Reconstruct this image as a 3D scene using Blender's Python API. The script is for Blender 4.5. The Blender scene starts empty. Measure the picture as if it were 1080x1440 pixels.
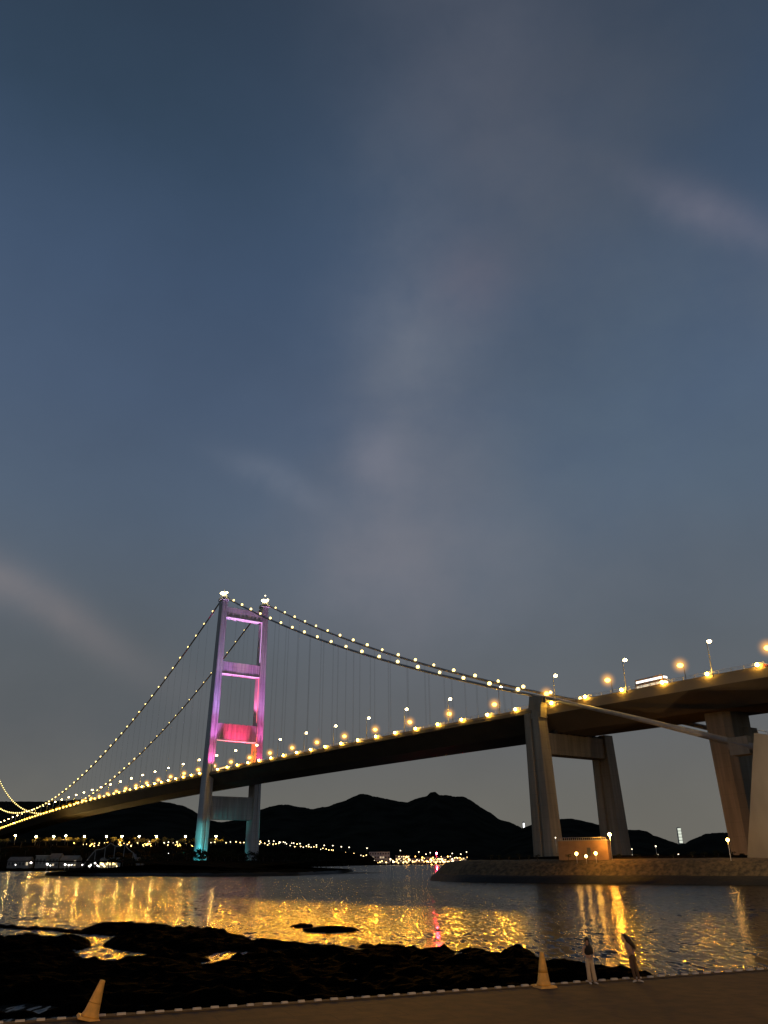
import bpy, math, random
import numpy as np
from mathutils import Vector, Matrix, noise
rnd = random.Random(7)
C = bpy.context.scene.collection
PI = math.pi

# ------------------------------------------------------------------ camera
F, PITCH, ROLL, H = 1081.77, 0.427251, -0.006705, 6.0      # focal length and angles fitted for a 1080x1440 frame
cp, sp = math.cos(PITCH), math.sin(PITCH)
cr, sr = math.cos(ROLL), math.sin(ROLL)
R0, D0, FW = Vector((1, 0, 0)), Vector((0, sp, -cp)), Vector((0, cp, sp))
RI = R0 * cr - D0 * sr
DN = R0 * sr + D0 * cr
cam_d = bpy.data.cameras.new('camera')
cam = bpy.data.objects.new('camera', cam_d)
C.objects.link(cam)
m = Matrix((RI, -DN, -FW)).transposed().to_4x4()
m.translation = Vector((0, 0, H))
cam.matrix_world = m
cam_d.sensor_fit = 'VERTICAL'
cam_d.sensor_height = 36
cam_d.lens = F / 1440 * 36
cam_d.clip_start = .5
cam_d.clip_end = 40000
sc = bpy.context.scene
sc.camera = cam
sc.view_settings.view_transform = 'Standard'
sc.view_settings.look = 'None'
sc.view_settings.exposure = 0
sc.view_settings.gamma = 1
sc.cycles.use_light_tree = True
sc.cycles.sample_clamp_indirect = 6
sc.cycles.max_bounces = 4
sc.cycles.diffuse_bounces = 2
sc.cycles.glossy_bounces = 3


def ray(u, v):
    a, b = u - 540, v - 720
    return R0 * (cr * a + sr * b) + D0 * (-sr * a + cr * b) + FW * F


def at(u, v, z=0.):                 # the point of height z seen there
    r = ray(u, v)
    t = (z - H) / r.z
    return Vector((r.x * t, r.y * t, z))


def atY(u, v, Y):                   # the point at distance Y straight ahead seen there
    r = ray(u, v)
    return Vector((0, 0, H)) + r * (Y / r.y)


def to_px(x, y, z):
    p = Vector((x, y, z - H))
    fw, a, b = p.dot(FW), p.dot(R0), p.dot(D0)
    a, b = F * a / fw, F * b / fw
    return 540 + cr * a - sr * b, 720 + sr * a + cr * b


# ------------------------------------------------------------------ sky
W = bpy.data.worlds.new('World')
sc.world = W
W.use_nodes = True
nt = W.node_tree
nt.nodes.clear()
N = nt.nodes.new
Lk = nt.links.new
out = N('ShaderNodeOutputWorld'); bg = N('ShaderNodeBackground'); Lk(bg.outputs[0], out.inputs[0])
tc = N('ShaderNodeTexCoord'); sep = N('ShaderNodeSeparateXYZ'); Lk(tc.outputs['Generated'], sep.inputs[0])
ramp = N('ShaderNodeValToRGB'); Lk(sep.outputs['Z'], ramp.inputs[0])


def lin(r, g, b):
    f = lambda c: c / 255 / 12.92 if c / 255 <= .04045 else ((c / 255 + .055) / 1.055) ** 2.4
    return (f(r), f(g), f(b), 1)


SKY = [(0.0, (108, 105, 97)), (.07, (103, 102, 97)), (.15, (95, 97, 99)), (.23, (88, 94, 100)), (.31, (84, 94, 106)),
       (.40, (79, 93, 111)), (.52, (72, 88, 111)), (.64, (63, 80, 104)), (.74, (54, 71, 93)), (.86, (43, 56, 73)), (1, (34, 44, 56))]
el = ramp.color_ramp.elements
while len(el) < len(SKY):
    el.new(.5)
for e_, (p_, c_) in zip(el, SKY):
    e_.position = p_
    e_.color = lin(*c_)
col = ramp.outputs[0]


def wmix(fac, a, rgb, blend='MIX'):
    x = N('ShaderNodeMix'); x.data_type = 'RGBA'; x.blend_type = blend
    Lk(fac, x.inputs[0]); Lk(a, x.inputs[6]); x.inputs[7].default_value = rgb
    return x.outputs[2]


def wmath(op, a, b=None, c=None):
    x = N('ShaderNodeMath'); x.operation = op
    for i, k in enumerate((a, b, c)):
        if k is None: continue
        if isinstance(k, (int, float)): x.inputs[i].default_value = k
        else: Lk(k, x.inputs[i])
    return x.outputs[0]


def wnoise(scale, stretch, detail=5, seed=0.):
    mp = N('ShaderNodeMapping'); Lk(tc.outputs['Generated'], mp.inputs[0]); mp.inputs['Scale'].default_value = stretch
    mp.inputs['Location'].default_value = (seed, seed * .7, 0)
    n_ = N('ShaderNodeTexNoise'); Lk(mp.outputs[0], n_.inputs[0]); n_.inputs['Scale'].default_value = scale
    n_.inputs['Detail'].default_value = detail; n_.inputs['Roughness'].default_value = .55
    return n_.outputs[0]


nz1, nz2 = wnoise(3.2, (1, 1, .7), 6, 1.3), wnoise(7, (1, 1, 1.6), 5, 4.1)
# soft clouds: (pixel where it hangs, angular sizes across and up in degrees, tilt, colour, strength)
CLOUDS = [((600, 520), 5.5, 14, -6, (110, 116, 129), .75), ((560, 770), 8, 9, 0, (117, 116, 124), .65), ((735, 190), 8, 16, -10, (86, 91, 105), .72), ((930, 90), 9, 8, 0, (72, 78, 88), .5),
          ((1015, 305), 4.6, 1.3, 48, (122, 118, 132), .7), ((1060, 420), 5, 3, 40, (92, 98, 112), .4), ((60, 848), 9, 1.35, 26, (128, 122, 124), .85), ((900, 560), 13, 12, 0, (90, 108, 120), .4), ((660, 400), 3, 3, -40, (112, 104, 116), .4),
          ((385, 672), 3.5, 1.0, 22, (122, 128, 142), .5), ((820, 800), 12, 5, 5, (104, 106, 112), .4), ((60, 990), 16, 6, 0, (80, 86, 91), .7), ((530, 645), 2.2, 2.5, 0, (130, 130, 142), .4), ((120, 100), 14, 8, 0, (44, 62, 78), .5)]
for (cu, cv), sx, sy, tilt, rgb, st in CLOUDS:
    d = ray(cu, cv).normalized()
    rt = Vector((d.y, -d.x, 0)).normalized(); up = rt.cross(d)
    tl = math.radians(tilt)
    ax, ay = rt * math.cos(tl) - up * math.sin(tl), up * math.cos(tl) + rt * math.sin(tl)
    q = []
    for vec, s_ in ((ax, sx), (ay, sy)):
        dp = N('ShaderNodeVectorMath'); dp.operation = 'DOT_PRODUCT'; Lk(tc.outputs['Generated'], dp.inputs[0]); dp.inputs[1].default_value = vec
        q.append(wmath('POWER', wmath('ABSOLUTE', wmath('DIVIDE', wmath('ADD', dp.outputs['Value'], wmath('MULTIPLY', wmath('SUBTRACT', nz1, .5), .08)), math.sin(math.radians(s_)))), 2))
    g = wmath('EXPONENT', wmath('MULTIPLY', wmath('ADD', q[0], q[1]), -1))
    dd = N('ShaderNodeVectorMath'); dd.operation = 'DOT_PRODUCT'; Lk(tc.outputs['Generated'], dd.inputs[0]); dd.inputs[1].default_value = d
    g = wmath('MULTIPLY', g, wmath('GREATER_THAN', dd.outputs['Value'], 0.))
    nn = wmath('MULTIPLY_ADD', wmath('ADD', wmath('MULTIPLY', nz1, .65), wmath('MULTIPLY', nz2, .35)), 4.6, -1.8)
    cl = N('ShaderNodeClamp'); Lk(nn, cl.inputs[0])
    col = wmix(wmath('MULTIPLY', wmath('MULTIPLY', g, st), wmath('MULTIPLY_ADD', cl.outputs[0], .7, .3)), col, lin(*rgb))
nz3 = wnoise(2.1, (1, 1, 1.3), 7, 9.)
hz = N('ShaderNodeMapRange'); hz.inputs[1].default_value = .3; hz.inputs[2].default_value = .7; hz.inputs[3].default_value = .91; hz.inputs[4].default_value = 1.10; Lk(nz3, hz.inputs[0])
vm = N('ShaderNodeVectorMath'); vm.operation = 'SCALE'; Lk(col, vm.inputs[0]); Lk(hz.outputs[0], vm.inputs['Scale']); col = vm.outputs[0]
Lk(col, bg.inputs[0])
bg.inputs[1].default_value = 1.10

# ------------------------------------------------------------------ materials
MATS = {}


def mat(name, c, rough=.8, var=.0, scale=1., bump=0., bscale=None, metal=0., spec=.5, c2=None, emit=None, es=0., stretch=(1, 1, 1), detail=4):
    if name in MATS: return MATS[name]
    M = bpy.data.materials.new(name); M.use_nodes = True
    t = M.node_tree; b = t.nodes['Principled BSDF']
    b.inputs['Roughness'].default_value = rough; b.inputs['Metallic'].default_value = metal
    b.inputs['Specular IOR Level'].default_value = spec
    b.inputs['Base Color'].default_value = (*c, 1)
    if var or c2 or bump:
        co = t.nodes.new('ShaderNodeTexCoord'); mp = t.nodes.new('ShaderNodeMapping'); mp.inputs['Scale'].default_value = stretch
        t.links.new(co.outputs['Object'], mp.inputs[0])
    if var or c2:
        n_ = t.nodes.new('ShaderNodeTexNoise'); n_.inputs['Scale'].default_value = scale; n_.inputs['Detail'].default_value = detail
        t.links.new(mp.outputs[0], n_.inputs[0])
        r_ = t.nodes.new('ShaderNodeValToRGB'); r_.color_ramp.elements[0].position = .35; r_.color_ramp.elements[1].position = .65
        a = c if c2 else tuple(k * (1 - var) for k in c); z = c2 if c2 else tuple(min(1, k * (1 + var)) for k in c)
        r_.color_ramp.elements[0].color = (*a, 1); r_.color_ramp.elements[1].color = (*z, 1)
        t.links.new(n_.outputs[0], r_.inputs[0]); t.links.new(r_.outputs[0], b.inputs['Base Color'])
    if bump:
        n2 = t.nodes.new('ShaderNodeTexNoise'); n2.inputs['Scale'].default_value = bscale or scale * 4; n2.inputs['Detail'].default_value = 6
        t.links.new(mp.outputs[0], n2.inputs[0])
        bp = t.nodes.new('ShaderNodeBump'); bp.inputs['Distance'].default_value = bump; t.links.new(n2.outputs[0], bp.inputs['Height'])
        t.links.new(bp.outputs[0], b.inputs['Normal'])
    if emit:
        if es < 3.9 or name in ('headlamp', 'taillamp'): M.cycles.emission_sampling = 'NONE'
        b.inputs['Emission Color'].default_value = (*emit, 1); b.inputs['Emission Strength'].default_value = es
    MATS[name] = M
    return M


CONC = mat('concrete', (.30, .26, .19), .85, .22, .09, .05, 1.2, stretch=(1, 1, .35))
CONC_T = mat('tower_concrete', (.52, .51, .50), .8, .12, .05, .04, .8, stretch=(1, 1, .3))
CONC_W = mat('anchorage_concrete', (.27, .24, .19), .85, .18, .12, .05, 1.5, stretch=(1, 1, .4))
STEEL = mat('deck_steel', (.085, .068, .045), .6, .15, .1, .02, .5)
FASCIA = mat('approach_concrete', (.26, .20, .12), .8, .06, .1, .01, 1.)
ASPH = mat('asphalt', (.06, .06, .058), .85, .2, .4)
CABLE = mat('cable_wrap', (.30, .29, .28), .55, .12, .3)
HANG = mat('hanger_steel', (.16, .15, .14), .45, metal=.3)
POST = mat('galvanised_steel', (.45, .44, .42), .45, .1, 2., metal=.4)
HOUSING = mat('lamp_housing', (.25, .24, .22), .5)
DARKM = mat('dark_metal', (.05, .05, .05), .5)
ROCK = mat('rock', (.0009, .0008, .0007), .85, .4, .8, .2, 1.8, spec=.002)
SOIL = mat('soil', (.014, .012, .008), .95, .4, .3, .1, 1., spec=0.)
HILL = mat('hill_scrub', (.016, .016, .012), 1., .35, .01, spec=0.)
TOWNLAND = mat('shore_ground', (.006, .005, .003), .95, .3, .02, spec=0.)
PAVE = mat('promenade_paving', (.066, .034, .009), .9, .28, .16, .01, 9.)
SAND = mat('sand', (.10, .08, .05), .95, .3, .6, .03, 4.)
KERB = mat('kerb_paint', (.60, .56, .50), .7, .15, 3.)
STONE = mat('seawall_stone', (.03, .024, .013), .9, c2=(.115, .082, .04), scale=.8, bump=.35, bscale=.8, detail=5)
DARK_STONE = mat('dark_seawall_stone', (.004, .004, .0035), .7, .4, .4, .2, .9)  # darker stone for the lowest rows at the waterline
BARK = mat('bark', (.05, .04, .03), .9, .3, 2.)
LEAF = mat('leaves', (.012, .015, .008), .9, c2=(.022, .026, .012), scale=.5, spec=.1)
LEAF_LIT = mat('lamplit_leaves', (.22, .19, .04), .8, c2=(.42, .34, .07), scale=.5)  # brighter golden copy of the leaves, lamplight painted into the colour
RUB = mat('rubber', (.02, .02, .02), .8)


def joints(M, pitch, dark=.75):
    t = M.node_tree; b = t.nodes['Principled BSDF']; src = b.inputs['Base Color'].links[0].from_socket
    co = t.nodes.new('ShaderNodeTexCoord'); sp = t.nodes.new('ShaderNodeSeparateXYZ'); t.links.new(co.outputs['Object'], sp.inputs[0])
    def m_(op, a, v):
        x = t.nodes.new('ShaderNodeMath'); x.operation = op; t.links.new(a, x.inputs[0]); x.inputs[1].default_value = v; return x.outputs[0]
    f = m_('LESS_THAN', m_('FRACT', m_('DIVIDE', sp.outputs['Z'], pitch), 0), .05)
    mp = t.nodes.new('ShaderNodeMapping'); mp.inputs['Scale'].default_value = (1, 1, .04); t.links.new(co.outputs['Object'], mp.inputs[0])
    n_ = t.nodes.new('ShaderNodeTexNoise'); n_.inputs['Scale'].default_value = .9; n_.inputs['Detail'].default_value = 4; t.links.new(mp.outputs[0], n_.inputs[0])
    st = t.nodes.new('ShaderNodeMapRange'); st.inputs[1].default_value = .42; st.inputs[2].default_value = .62; st.inputs[3].default_value = .82; st.inputs[4].default_value = 1.05; t.links.new(n_.outputs[0], st.inputs[0])
    jt = t.nodes.new('ShaderNodeMapRange'); jt.inputs[3].default_value = 1; jt.inputs[4].default_value = dark; t.links.new(f, jt.inputs[0])
    mu = t.nodes.new('ShaderNodeMath'); mu.operation = 'MULTIPLY'; t.links.new(st.outputs[0], mu.inputs[0]); t.links.new(jt.outputs[0], mu.inputs[1])
    v = t.nodes.new('ShaderNodeVectorMath'); v.operation = 'SCALE'; t.links.new(src, v.inputs[0]); t.links.new(mu.outputs[0], v.inputs['Scale'])
    t.links.new(v.outputs[0], b.inputs['Base Color'])


joints(CONC, 4.2, .88); joints(CONC_T, 5.5, .85)


def joints_flat(M):
    t = M.node_tree; b = t.nodes['Principled BSDF']; src = b.inputs['Base Color'].links[0].from_socket
    co = t.nodes.new('ShaderNodeTexCoord'); mp = t.nodes.new('ShaderNodeMapping'); mp.inputs['Rotation'].default_value = (0, 0, -.386); t.links.new(co.outputs['Object'], mp.inputs[0])
    br = t.nodes.new('ShaderNodeTexBrick'); br.inputs['Scale'].default_value = 1.; br.inputs['Brick Width'].default_value = 2.4; br.inputs['Row Height'].default_value = 1.2; br.inputs['Mortar Size'].default_value = .03
    br.inputs['Color1'].default_value = (1, 1, 1, 1); br.inputs['Color2'].default_value = (.8, .8, .8, 1); br.inputs['Mortar'].default_value = (.5, .5, .5, 1); t.links.new(mp.outputs[0], br.inputs[0])
    n_ = t.nodes.new('ShaderNodeTexNoise'); n_.inputs['Scale'].default_value = 1.4; n_.inputs['Detail'].default_value = 6; t.links.new(co.outputs['Object'], n_.inputs[0])
    r_ = t.nodes.new('ShaderNodeMapRange'); r_.inputs[1].default_value = .38; r_.inputs[2].default_value = .6; r_.inputs[3].default_value = .6; r_.inputs[4].default_value = 1.1; t.links.new(n_.outputs[0], r_.inputs[0])
    m1 = t.nodes.new('ShaderNodeVectorMath'); m1.operation = 'MULTIPLY'; t.links.new(src, m1.inputs[0]); t.links.new(br.outputs[0], m1.inputs[1])
    m2 = t.nodes.new('ShaderNodeVectorMath'); m2.operation = 'SCALE'; t.links.new(m1.outputs[0], m2.inputs[0]); t.links.new(r_.outputs[0], m2.inputs['Scale'])
    t.links.new(m2.outputs[0], b.inputs['Base Color'])


def glow(name, c, s):
    return mat(name, tuple(min(1, k) for k in c), .4, emit=c, es=s)


G_CABLE = glow('cable_bulb', (1, .72, .22), 4.6)
G_EDGE = glow('deck_edge_bulb', (1, .55, .07), 100)
G_TALL = glow('tall_lamp_bulb', (1, .72, .30), 22)
G_SOD = glow('sodium_bulb', (1, .56, .08), 8)
G_TOP = glow('tower_top_bulb', (1, .80, .38), 16)
G_WHITE = glow('white_bulb', (1, .84, .56), 4)
G_WARM = glow('warm_bulb', (1, .66, .24), 8)
G_AMBER = glow('amber_bulb', (1, .46, .07), 22)
G_RED = glow('red_bulb', (1, .02, .04), 420)
G_HEAD = glow('headlamp', (1, .95, .85), 40)
G_TAIL = glow('taillamp', (1, .08, .03), 12)
G_WINW = glow('bright_window', (1, .97, .93), 1.7)
G_WINY = glow('warm_window', (1, .75, .35), 2.0)
G_WIND = glow('dim_window', (1, .8, .5), .6)


# ------------------------------------------------------------------ mesh helpers
class MB:
    def __init__(s): s.v, s.f, s.m, s.sm = [], [], [], []
    def add(s, vs, fs, mi=0, smooth=False):
        o = len(s.v); s.v += [tuple(p) for p in vs]; s.f += [tuple(i + o for i in f) for f in fs]
        s.m += [mi] * len(fs); s.sm += [smooth] * len(fs); return s
    def box(s, c, d, rz=0., mi=0, top=1.):
        x, y, z = d[0] / 2, d[1] / 2, d[2] / 2
        vs = []
        for k in (-1, 1):
            t = top if k > 0 else 1
            for a, b in ((-1, -1), (1, -1), (1, 1), (-1, 1)):
                px, py = a * x * t, b * y * t
                vs.append((c[0] + px * math.cos(rz) - py * math.sin(rz), c[1] + px * math.sin(rz) + py * math.cos(rz), c[2] + k * z))
        return s.add(vs, [(0, 3, 2, 1), (4, 5, 6, 7), (0, 1, 5, 4), (1, 2, 6, 5), (2, 3, 7, 6), (3, 0, 4, 7)], mi)
    def loft(s, rings, mi=0, caps=True, smooth=False, closed=True):
        n = len(rings[0]); vs = [p for r in rings for p in r]; fs = []
        for i in range(len(rings) - 1):
            for j in range(n if closed else n - 1):
                k = (j + 1) % n
                fs.append((i * n + j, i * n + k, (i + 1) * n + k, (i + 1) * n + j))
        if caps: fs += [tuple(range(n))[::-1], tuple(range((len(rings) - 1) * n, len(rings) * n))]
        return s.add(vs, fs, mi, smooth)
    def tube(s, pts, r, n=8, mi=0, smooth=True):
        pts = [Vector(p) for p in pts]; rs = r if isinstance(r, (list, tuple)) else [r] * len(pts)
        rings = []
        for i, p in enumerate(pts):
            t = (pts[min(i + 1, len(pts) - 1)] - pts[max(i - 1, 0)]).normalized()
            a = Vector((0, 0, 1)) if abs(t.z) < .9 else Vector((1, 0, 0))
            x = t.cross(a).normalized(); y = x.cross(t)
            rings.append([p + (x * math.cos(2 * PI * k / n) + y * math.sin(2 * PI * k / n)) * rs[i] for k in range(n)])
        return s.loft(rings, mi, True, smooth)
    def lathe(s, prof, n=16, mi=0, c=(0, 0, 0), smooth=True):
        rings = [[(c[0] + r * math.cos(2 * PI * k / n), c[1] + r * math.sin(2 * PI * k / n), c[2] + z) for k in range(n)] for r, z in prof]
        return s.loft(rings, mi, True, smooth)
    def ball(s, c, r, n=8, mi=0, sq=(1, 1, 1)):
        prof = [(max(.001, math.sin(PI * k / n)), -math.cos(PI * k / n)) for k in range(n + 1)]
        m_ = n + 2
        rings = [[(c[0] + a * r * sq[0] * math.cos(2 * PI * k / m_), c[1] + a * r * sq[1] * math.sin(2 * PI * k / m_), c[2] + z * r * sq[2]) for k in range(m_)] for a, z in prof]
        return s.loft(rings, mi, False, True)
    def data(s, name, mats):
        me = bpy.data.meshes.new(name); me.from_pydata(s.v, [], s.f)
        for mt in (mats if isinstance(mats, (list, tuple)) else [mats]): me.materials.append(mt)
        me.polygons.foreach_set('material_index', s.m); me.polygons.foreach_set('use_smooth', s.sm)
        me.update(); return me
    def build(s, name, mats, parent=None, loc=None, rz=None):
        return link(name, s.data(name, mats), parent, loc, rz)


def link(name, data, parent=None, loc=None, rz=None):
    o = bpy.data.objects.new(name, data); C.objects.link(o)
    if parent: o.parent = parent
    if loc is not None: o.location = loc
    if rz is not None: o.rotation_euler = (0, 0, rz)
    return o


def tag(o, label=None, cat=None, group=None, kind=None):
    if label: o['label'] = label
    if cat: o['category'] = cat
    if group: o['group'] = group
    if kind: o['kind'] = kind
    return o


def empty(name, loc, rz=0., parent=None):
    o = link(name, None, parent, loc, rz); o.empty_display_size = 1; return o


def dup(root, loc=None, rz=None, label=None, scale=None):
    def cpy(o, par):
        c = o.copy(); C.objects.link(c); c.parent = par
        for ch in list(KIDS.get(o.name, [])): KIDS.setdefault(c.name, []).append(cpy(ch, c))
        return c
    if root.name not in KIDS:
        def scan(o):
            KIDS[o.name] = list(o.children)
            for ch in KIDS[o.name]: scan(ch)
        scan(root)
    r = cpy(root, None)
    if loc is not None: r.location = loc
    if rz is not None: r.rotation_euler = (0, 0, rz)
    if scale is not None: r.scale = (scale,) * 3 if isinstance(scale, (int, float)) else scale
    if label: r['label'] = label
    return r


KIDS = {}
_one = 'first second third fourth fifth sixth seventh eighth ninth tenth eleventh twelfth thirteenth fourteenth fifteenth sixteenth seventeenth eighteenth nineteenth'.split()
_one_c = ['', 'one', 'two', 'three']
_ten = ['', '', 'twenty', 'thirty', 'forty', 'fifty', 'sixty', 'seventy', 'eighty', 'ninety']


def nth(i):                                   # 0 -> first
    n = i + 1
    if n < 20: return _one[n - 1]
    if n < 100: return _ten[n // 10][:-1] + 'ieth' if n % 10 == 0 else _ten[n // 10] + '-' + _one[n % 10 - 1]
    if n % 100 == 0: return 'hundredth' if n == 100 else _one_c[n // 100] + ' hundredth'
    return ('' if n < 200 else _one_c[n // 100] + ' ') + 'hundred and ' + nth(n % 100 - 1)


def spot(name, loc, target, energy, colr, size=.6, blend=.6, r=.5, parent=None):
    l = bpy.data.lights.new(name, 'SPOT'); l.energy = energy; l.color = colr; l.spot_size = size; l.spot_blend = blend; l.shadow_soft_size = r
    o = link(name, l, parent)
    d = Vector(target) - Vector(loc)
    o.location = loc; o.rotation_euler = d.to_track_quat('-Z', 'Y').to_euler()
    return o


# ------------------------------------------------------------------ water
def water():
    M = bpy.data.materials.new('sea_water'); M.use_nodes = True
    t = M.node_tree; b = t.nodes['Principled BSDF']
    b.inputs['Base Color'].default_value = (.006, .009, .009, 1); b.inputs['Roughness'].default_value = .13; b.inputs['IOR'].default_value = 1.28
    co = t.nodes.new('ShaderNodeNewGeometry')
    def nd(kind, **kw):
        x = t.nodes.new(kind)
        for k, v in kw.items(): setattr(x, k, v)
        return x
    tot = None                                  # wave slopes in x and y, three sizes of ripple
    for sc_, amp, dt in ((.3, .20, 1), (1.2, .40, 1), (2.6, 1.0, 1)):
        n_ = nd('ShaderNodeTexNoise'); n_.inputs['Scale'].default_value = sc_; n_.inputs['Detail'].default_value = dt; mpw = nd('ShaderNodeMapping'); mpw.inputs['Scale'].default_value = (1, .22, 1) if sc_ > 2 else (1, .6, 1); mpw.inputs['Rotation'].default_value = (0, 0, .06); t.links.new(co.outputs['Position'], mpw.inputs[0]); t.links.new(mpw.outputs[0], n_.inputs[0])
        s1 = nd('ShaderNodeVectorMath', operation='SUBTRACT'); t.links.new(n_.outputs['Color'], s1.inputs[0]); s1.inputs[1].default_value = (.5, .5, .5)
        s2 = nd('ShaderNodeVectorMath', operation='MULTIPLY'); t.links.new(s1.outputs[0], s2.inputs[0]); s2.inputs[1].default_value = (amp * .40, amp * 1.35, 0)
        if tot is None: tot = s2
        else:
            ad = nd('ShaderNodeVectorMath', operation='ADD'); t.links.new(tot.outputs[0], ad.inputs[0]); t.links.new(s2.outputs[0], ad.inputs[1]); tot = ad
    n_ = nd('ShaderNodeTexNoise'); n_.inputs['Scale'].default_value = .022; n_.inputs['Detail'].default_value = 3; t.links.new(co.outputs['Position'], n_.inputs[0])
    mr = nd('ShaderNodeMapRange'); mr.inputs[1].default_value = .35; mr.inputs[2].default_value = .6; mr.inputs[3].default_value = .55; mr.inputs[4].default_value = 1.1; t.links.new(n_.outputs[0], mr.inputs[0])
    scl = nd('ShaderNodeVectorMath', operation='SCALE'); t.links.new(tot.outputs[0], scl.inputs[0]); t.links.new(mr.outputs[0], scl.inputs['Scale'])
    ad = nd('ShaderNodeVectorMath', operation='ADD'); t.links.new(scl.outputs[0], ad.inputs[0]); ad.inputs[1].default_value = (0, 0, 1)
    no = nd('ShaderNodeVectorMath', operation='NORMALIZE'); t.links.new(ad.outputs[0], no.inputs[0])
    t.links.new(no.outputs[0], b.inputs['Normal'])
    b.inputs['Roughness'].default_value = .17
    return M


w = MB().add([(-9000, -3000, 0), (9000, -3000, 0), (9000, 16000, 0), (-9000, 16000, 0)], [(0, 1, 2, 3)]).build('sea', water())
tag(w, kind='structure')


# ------------------------------------------------------------------ land
def loft_land(name, shore, rows, m, kind='structure', jitter=.0, mi_rows=None, mats=None, inland=None):
    """shore: waterline points left to right; rows: (inland distance, height)"""
    P = [Vector((p[0], p[1], 0)) for p in shore]
    Q = []                                     # subdivide
    for a, b in zip(P[:-1], P[1:]):
        k = max(1, int((b - a).length / 6))
        Q += [a.lerp(b, i / k) for i in range(k)]
    Q.append(P[-1])
    vs, fs, mi = [], [], []
    for i, p in enumerate(Q):
        t = (Q[min(i + 1, len(Q) - 1)] - Q[max(0, i - 1)]).normalized(); nrm = inland or Vector((-t.y, t.x, 0))
        for j, (d, z) in enumerate(rows):
            q = p + nrm * d
            jj = jitter * noise.noise(Vector((q.x * .15, q.y * .15, j))) if 0 < j else 0
            vs.append((q.x + jj, q.y + jj, z + jj * .4))
    n = len(rows)
    for i in range(len(Q) - 1):
        for j in range(n - 1):
            fs.append((i * n + j, (i + 1) * n + j, (i + 1) * n + j + 1, i * n + j + 1)); mi.append(mi_rows[j] if mi_rows else 0)
    mb = MB(); mb.add(vs, fs); mb.m = mi; mb.sm = [True] * len(fs)
    o = mb.build(name, mats or m); tag(o, kind=kind); return o


# right hand bank under the approach piers, with its seawall
shoreR = [at(604, 1226.5, 2), at(604, 1238, 0), at(640, 1240, 0), at(700, 1241, 0), at(800, 1242, 0), at(900, 1243, 0), at(1000, 1244, 0), at(1090, 1245, 0), at(1300, 1247, 0), at(1700, 1250, 0)]
shoreR = [(p.x, p.y) for p in shoreR]
shoreR[0] = (shoreR[1][0] + 30, shoreR[1][1] + 260)
loft_land('river_bank', shoreR, [(-1, -1), (0, 0), (.8, 1.5), (2.2, 2.1), (5, 4.9), (7, 6.0), (12, 6.5), (22, 7.0), (60, 7.7), (200, 8.5)], None,
          jitter=.8, mi_rows=[0, 0, 0, 1, 1, 1, 2, 2, 2], mats=[DARK_STONE, STONE, SOIL])
# islet under the tower
sI = [at(60, 1231.5, 0), at(160, 1232.5, 0), at(300, 1233, 0), at(420, 1231.5, 0), at(470, 1229, 0), at(497, 1226, 0)]
sI = [(p.x, p.y) for p in sI]
isl = loft_land('islet', sI + [(sI[-1][0] - 12, sI[-1][1] + 40), (sI[-1][0] - 60, sI[-1][1] + 190)], [(-1, -1), (0, 0), (1.5, 1.6), (14, 2.4), (34, 3.4), (60, 5), (110, 7), (190, 8)], None, jitter=1.2,
                mi_rows=[0, 0, 1, 1, 1, 1, 1], mats=[DARK_STONE, SOIL])
# far left shore with its raised road
sL = [(-1300, 820), (-760, 830), (-520, 840), (-340, 850), (-240, 900), (-170, 1010), (-120, 1250), (-60, 1700), (0, 2050)]
loft_land('left_shore', sL, [(-2, -1), (0, 0), (4, 2.5), (60, 4), (75, 6), (125, 24), (150, 26), (170, 27), (620, 40)], TOWNLAND, jitter=3, inland=Vector((-.3, .954, 0)))
sF = [(-60, 2080), (200, 2120), (420, 2160), (700, 2200), (1600, 2300), (4000, 2600)]
loft_land('far_shore', sF, [(-2, -1), (0, 0), (3, 2), (120, 5), (260, 8), (700, 12)], TOWNLAND, jitter=3, inland=Vector((0, 1, 0)))


def ridge(name, pts, Y, depth, amp=1.2):
    us = np.arange(pts[0][0], pts[-1][0] + 1, 2.2)
    pu, pv = zip(*pts)
    prof = [(-1., 0.), (-.72, .30), (-.45, .58), (-.2, .86), (0, 1.), (.3, .85), (.8, .4), (1.3, 0)]
    vs, fs = [], []
    for i, u in enumerate(us):
        v = np.interp(u, pu, pv) + amp * (noise.noise(Vector((u * .09, Y, 0))) + .6 * noise.noise(Vector((u * .4, Y, 3))))
        p = atY(u, v, Y)
        k0 = p.y
        for j, (t, h) in enumerate(prof):
            s_ = 1 + t * depth / k0
            wob = 1 + .10 * noise.noise(Vector((u * .03, j * .8, 5))) * (0 if h in (0., 1.) else 1)
            vs.append((p.x * s_, k0 * s_, -2 + (p.z + 2) * h * wob))
    n = len(prof)
    for i in range(len(us) - 1):
        for j in range(n - 1): fs.append((i * n + j, (i + 1) * n + j, (i + 1) * n + j + 1, i * n + j + 1))
    mb = MB(); mb.add(vs, fs, 0, True)
    return tag(mb.build(name, HILL), kind='structure')


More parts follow.
